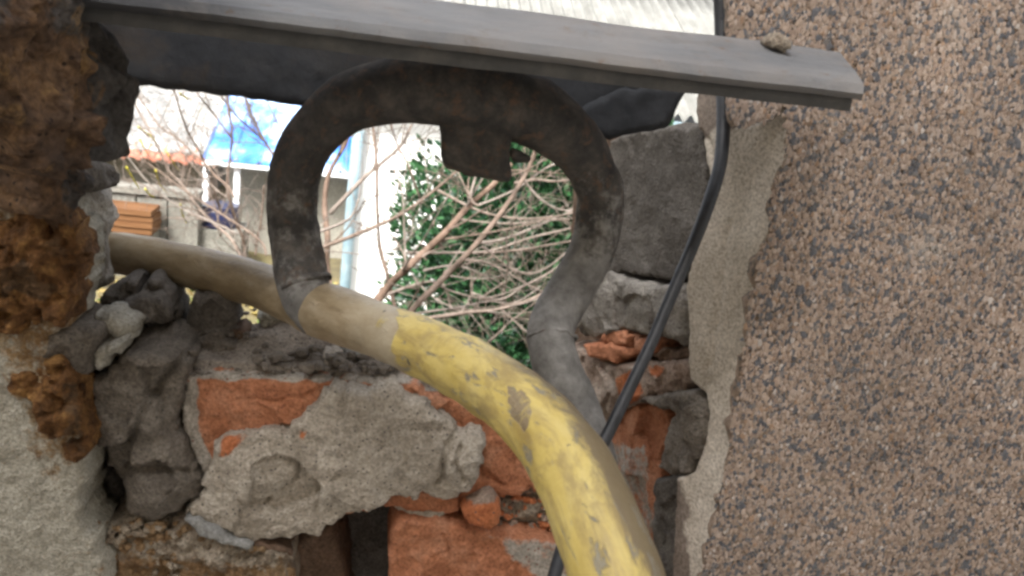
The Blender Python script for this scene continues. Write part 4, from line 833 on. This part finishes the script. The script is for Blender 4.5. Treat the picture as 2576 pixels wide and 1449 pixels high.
# --- evergreen bush
c0 = onY(1375, 620, 5.2); eb = thing('evergreen_bush', 'dense dark green evergreen bush behind the bare canes', 'bush', (c0[0], c0[1], 0))
rg = np.random.RandomState(5); N = 85000
dirs = rg.normal(size=(N, 3)); dirs /= np.linalg.norm(dirs, axis=1)[:, None]
rad = np.array((1.02, .85, 1.20)); ctr = np.array((c0[0]+.15, c0[1]+.1, 1.02))
lum = 1+.16*fbm(dirs*1.0, 3.2, 3, 9); rr = rg.uniform(.12, 1.03, N)**.6
pos = ctr+dirs*rad*(lum*rr)[:, None]; pos = pos[pos[:, 2] > .05]; N = len(pos)
od = (pos-ctr)/rad; od /= np.linalg.norm(od, axis=1)[:, None]
a1 = od+rg.normal(0, .5, (N, 3))+np.array((0, 0, .5)); a1 /= np.linalg.norm(a1, axis=1)[:, None]
s1 = np.cross(a1, rg.normal(size=(N, 3))); s1 /= np.linalg.norm(s1, axis=1)[:, None]; nn = np.cross(a1, s1)
ln = rg.uniform(.028, .072, (N, 1)); wd = ln*rg.uniform(.35, .6, (N, 1))
V = np.stack((pos, pos+a1*ln*.5+s1*wd*.5+nn*ln*.05, pos+a1*ln*.55-nn*ln*.03, pos+a1*ln*.5-s1*wd*.5+nn*ln*.05, pos+a1*ln), 1).reshape(-1, 3)
i = np.arange(N)*5; F = np.concatenate([np.stack((i+a, i+b2, i+c2), 1) for a, b2, c2 in ((0, 1, 2), (0, 2, 3), (1, 4, 2), (2, 4, 3))])
cl = np.array(((.020, .062, .024), (.030, .088, .034), (.016, .045, .024), (.042, .115, .044), (.075, .11, .088)))[rg.choice(5, N, p=(.3, .3, .2, .12, .08))]*rg.uniform(.75, 1.25, (N, 1))
o = add('crown', V, F, 'leaf_dark', eb, False, {'col': np.repeat(cl, 5, 0)}); o['kind'] = 'stuff'
v, f = tube_arrays(np.array([(c0[0], c0[1]+.1, -.05), (c0[0]+.03, c0[1]+.1, .6), (c0[0], c0[1]+.12, 1.3)]), (.07, .055, .03), 10); add('trunk', v, f, 'bark', eb, True, {'col': np.zeros(len(v))})
# --- green tuft at the gutter, dead leaves and grass on the ground
N = 9000; gx = rg.uniform(-3.6, 3.2, N); gy = rg.uniform(1.6, 8.2, N); gz = .05*fbm(np.stack((gx, gy, gx*0), 1), .9, 4, 3)+.01
pos = np.stack((gx, gy, gz), 1); a1 = rg.normal(size=(N, 3)); a1[:, 2] = np.abs(a1[:, 2])*.5; a1 /= np.linalg.norm(a1, axis=1)[:, None]; s1 = np.cross(a1, rg.normal(size=(N, 3))); s1 /= np.linalg.norm(s1, axis=1)[:, None]
ln = rg.uniform(.03, .09, (N, 1)); V = np.stack((pos, pos+a1*ln*.5+s1*ln*.25, pos+a1*ln, pos+a1*ln*.5-s1*ln*.25), 1).reshape(-1, 3); i = np.arange(N)*4
F = np.concatenate((np.stack((i, i+1, i+2), 1), np.stack((i, i+2, i+3), 1)))
cl = np.array(((.20, .15, .06), (.27, .215, .075), (.12, .085, .045), (.17, .18, .06), (.11, .15, .045)))[rg.choice(5, N, p=(.3, .22, .2, .16, .12))]*rg.uniform(.8, 1.2, (N, 1))
tag(add('leaf_litter', V, F, 'litter', None, False, {'col': np.repeat(cl, 4, 0)}), 'yellow dead leaves and grass littering the yard ground', 'leaf litter', kind='stuff')
# --- unseen block added behind the camera to shade and warm this side
nh = thing('shading_block', 'unseen block added behind the camera to shade the near side', 'house', (0, -2.4, CAM[2]-1.5))
v, f = merge([box((-8, -3.8, -.3), (8, -2.8, CAM[2]+5.0))]); add('wall', v, f, 'bounce_cream', nh, False)  # body of the added shading block
v, f = box((-8.2, -3.9, CAM[2]+5.002), (8.2, -2.4, CAM[2]+5.15)); add('eave', v, f, 'board_orange', nh, False)  # overhang of the added shading block
print('objects', len(bpy.data.objects), 'tris', sum(len(o.data.polygons) for o in bpy.data.objects if o.type == 'MESH'))
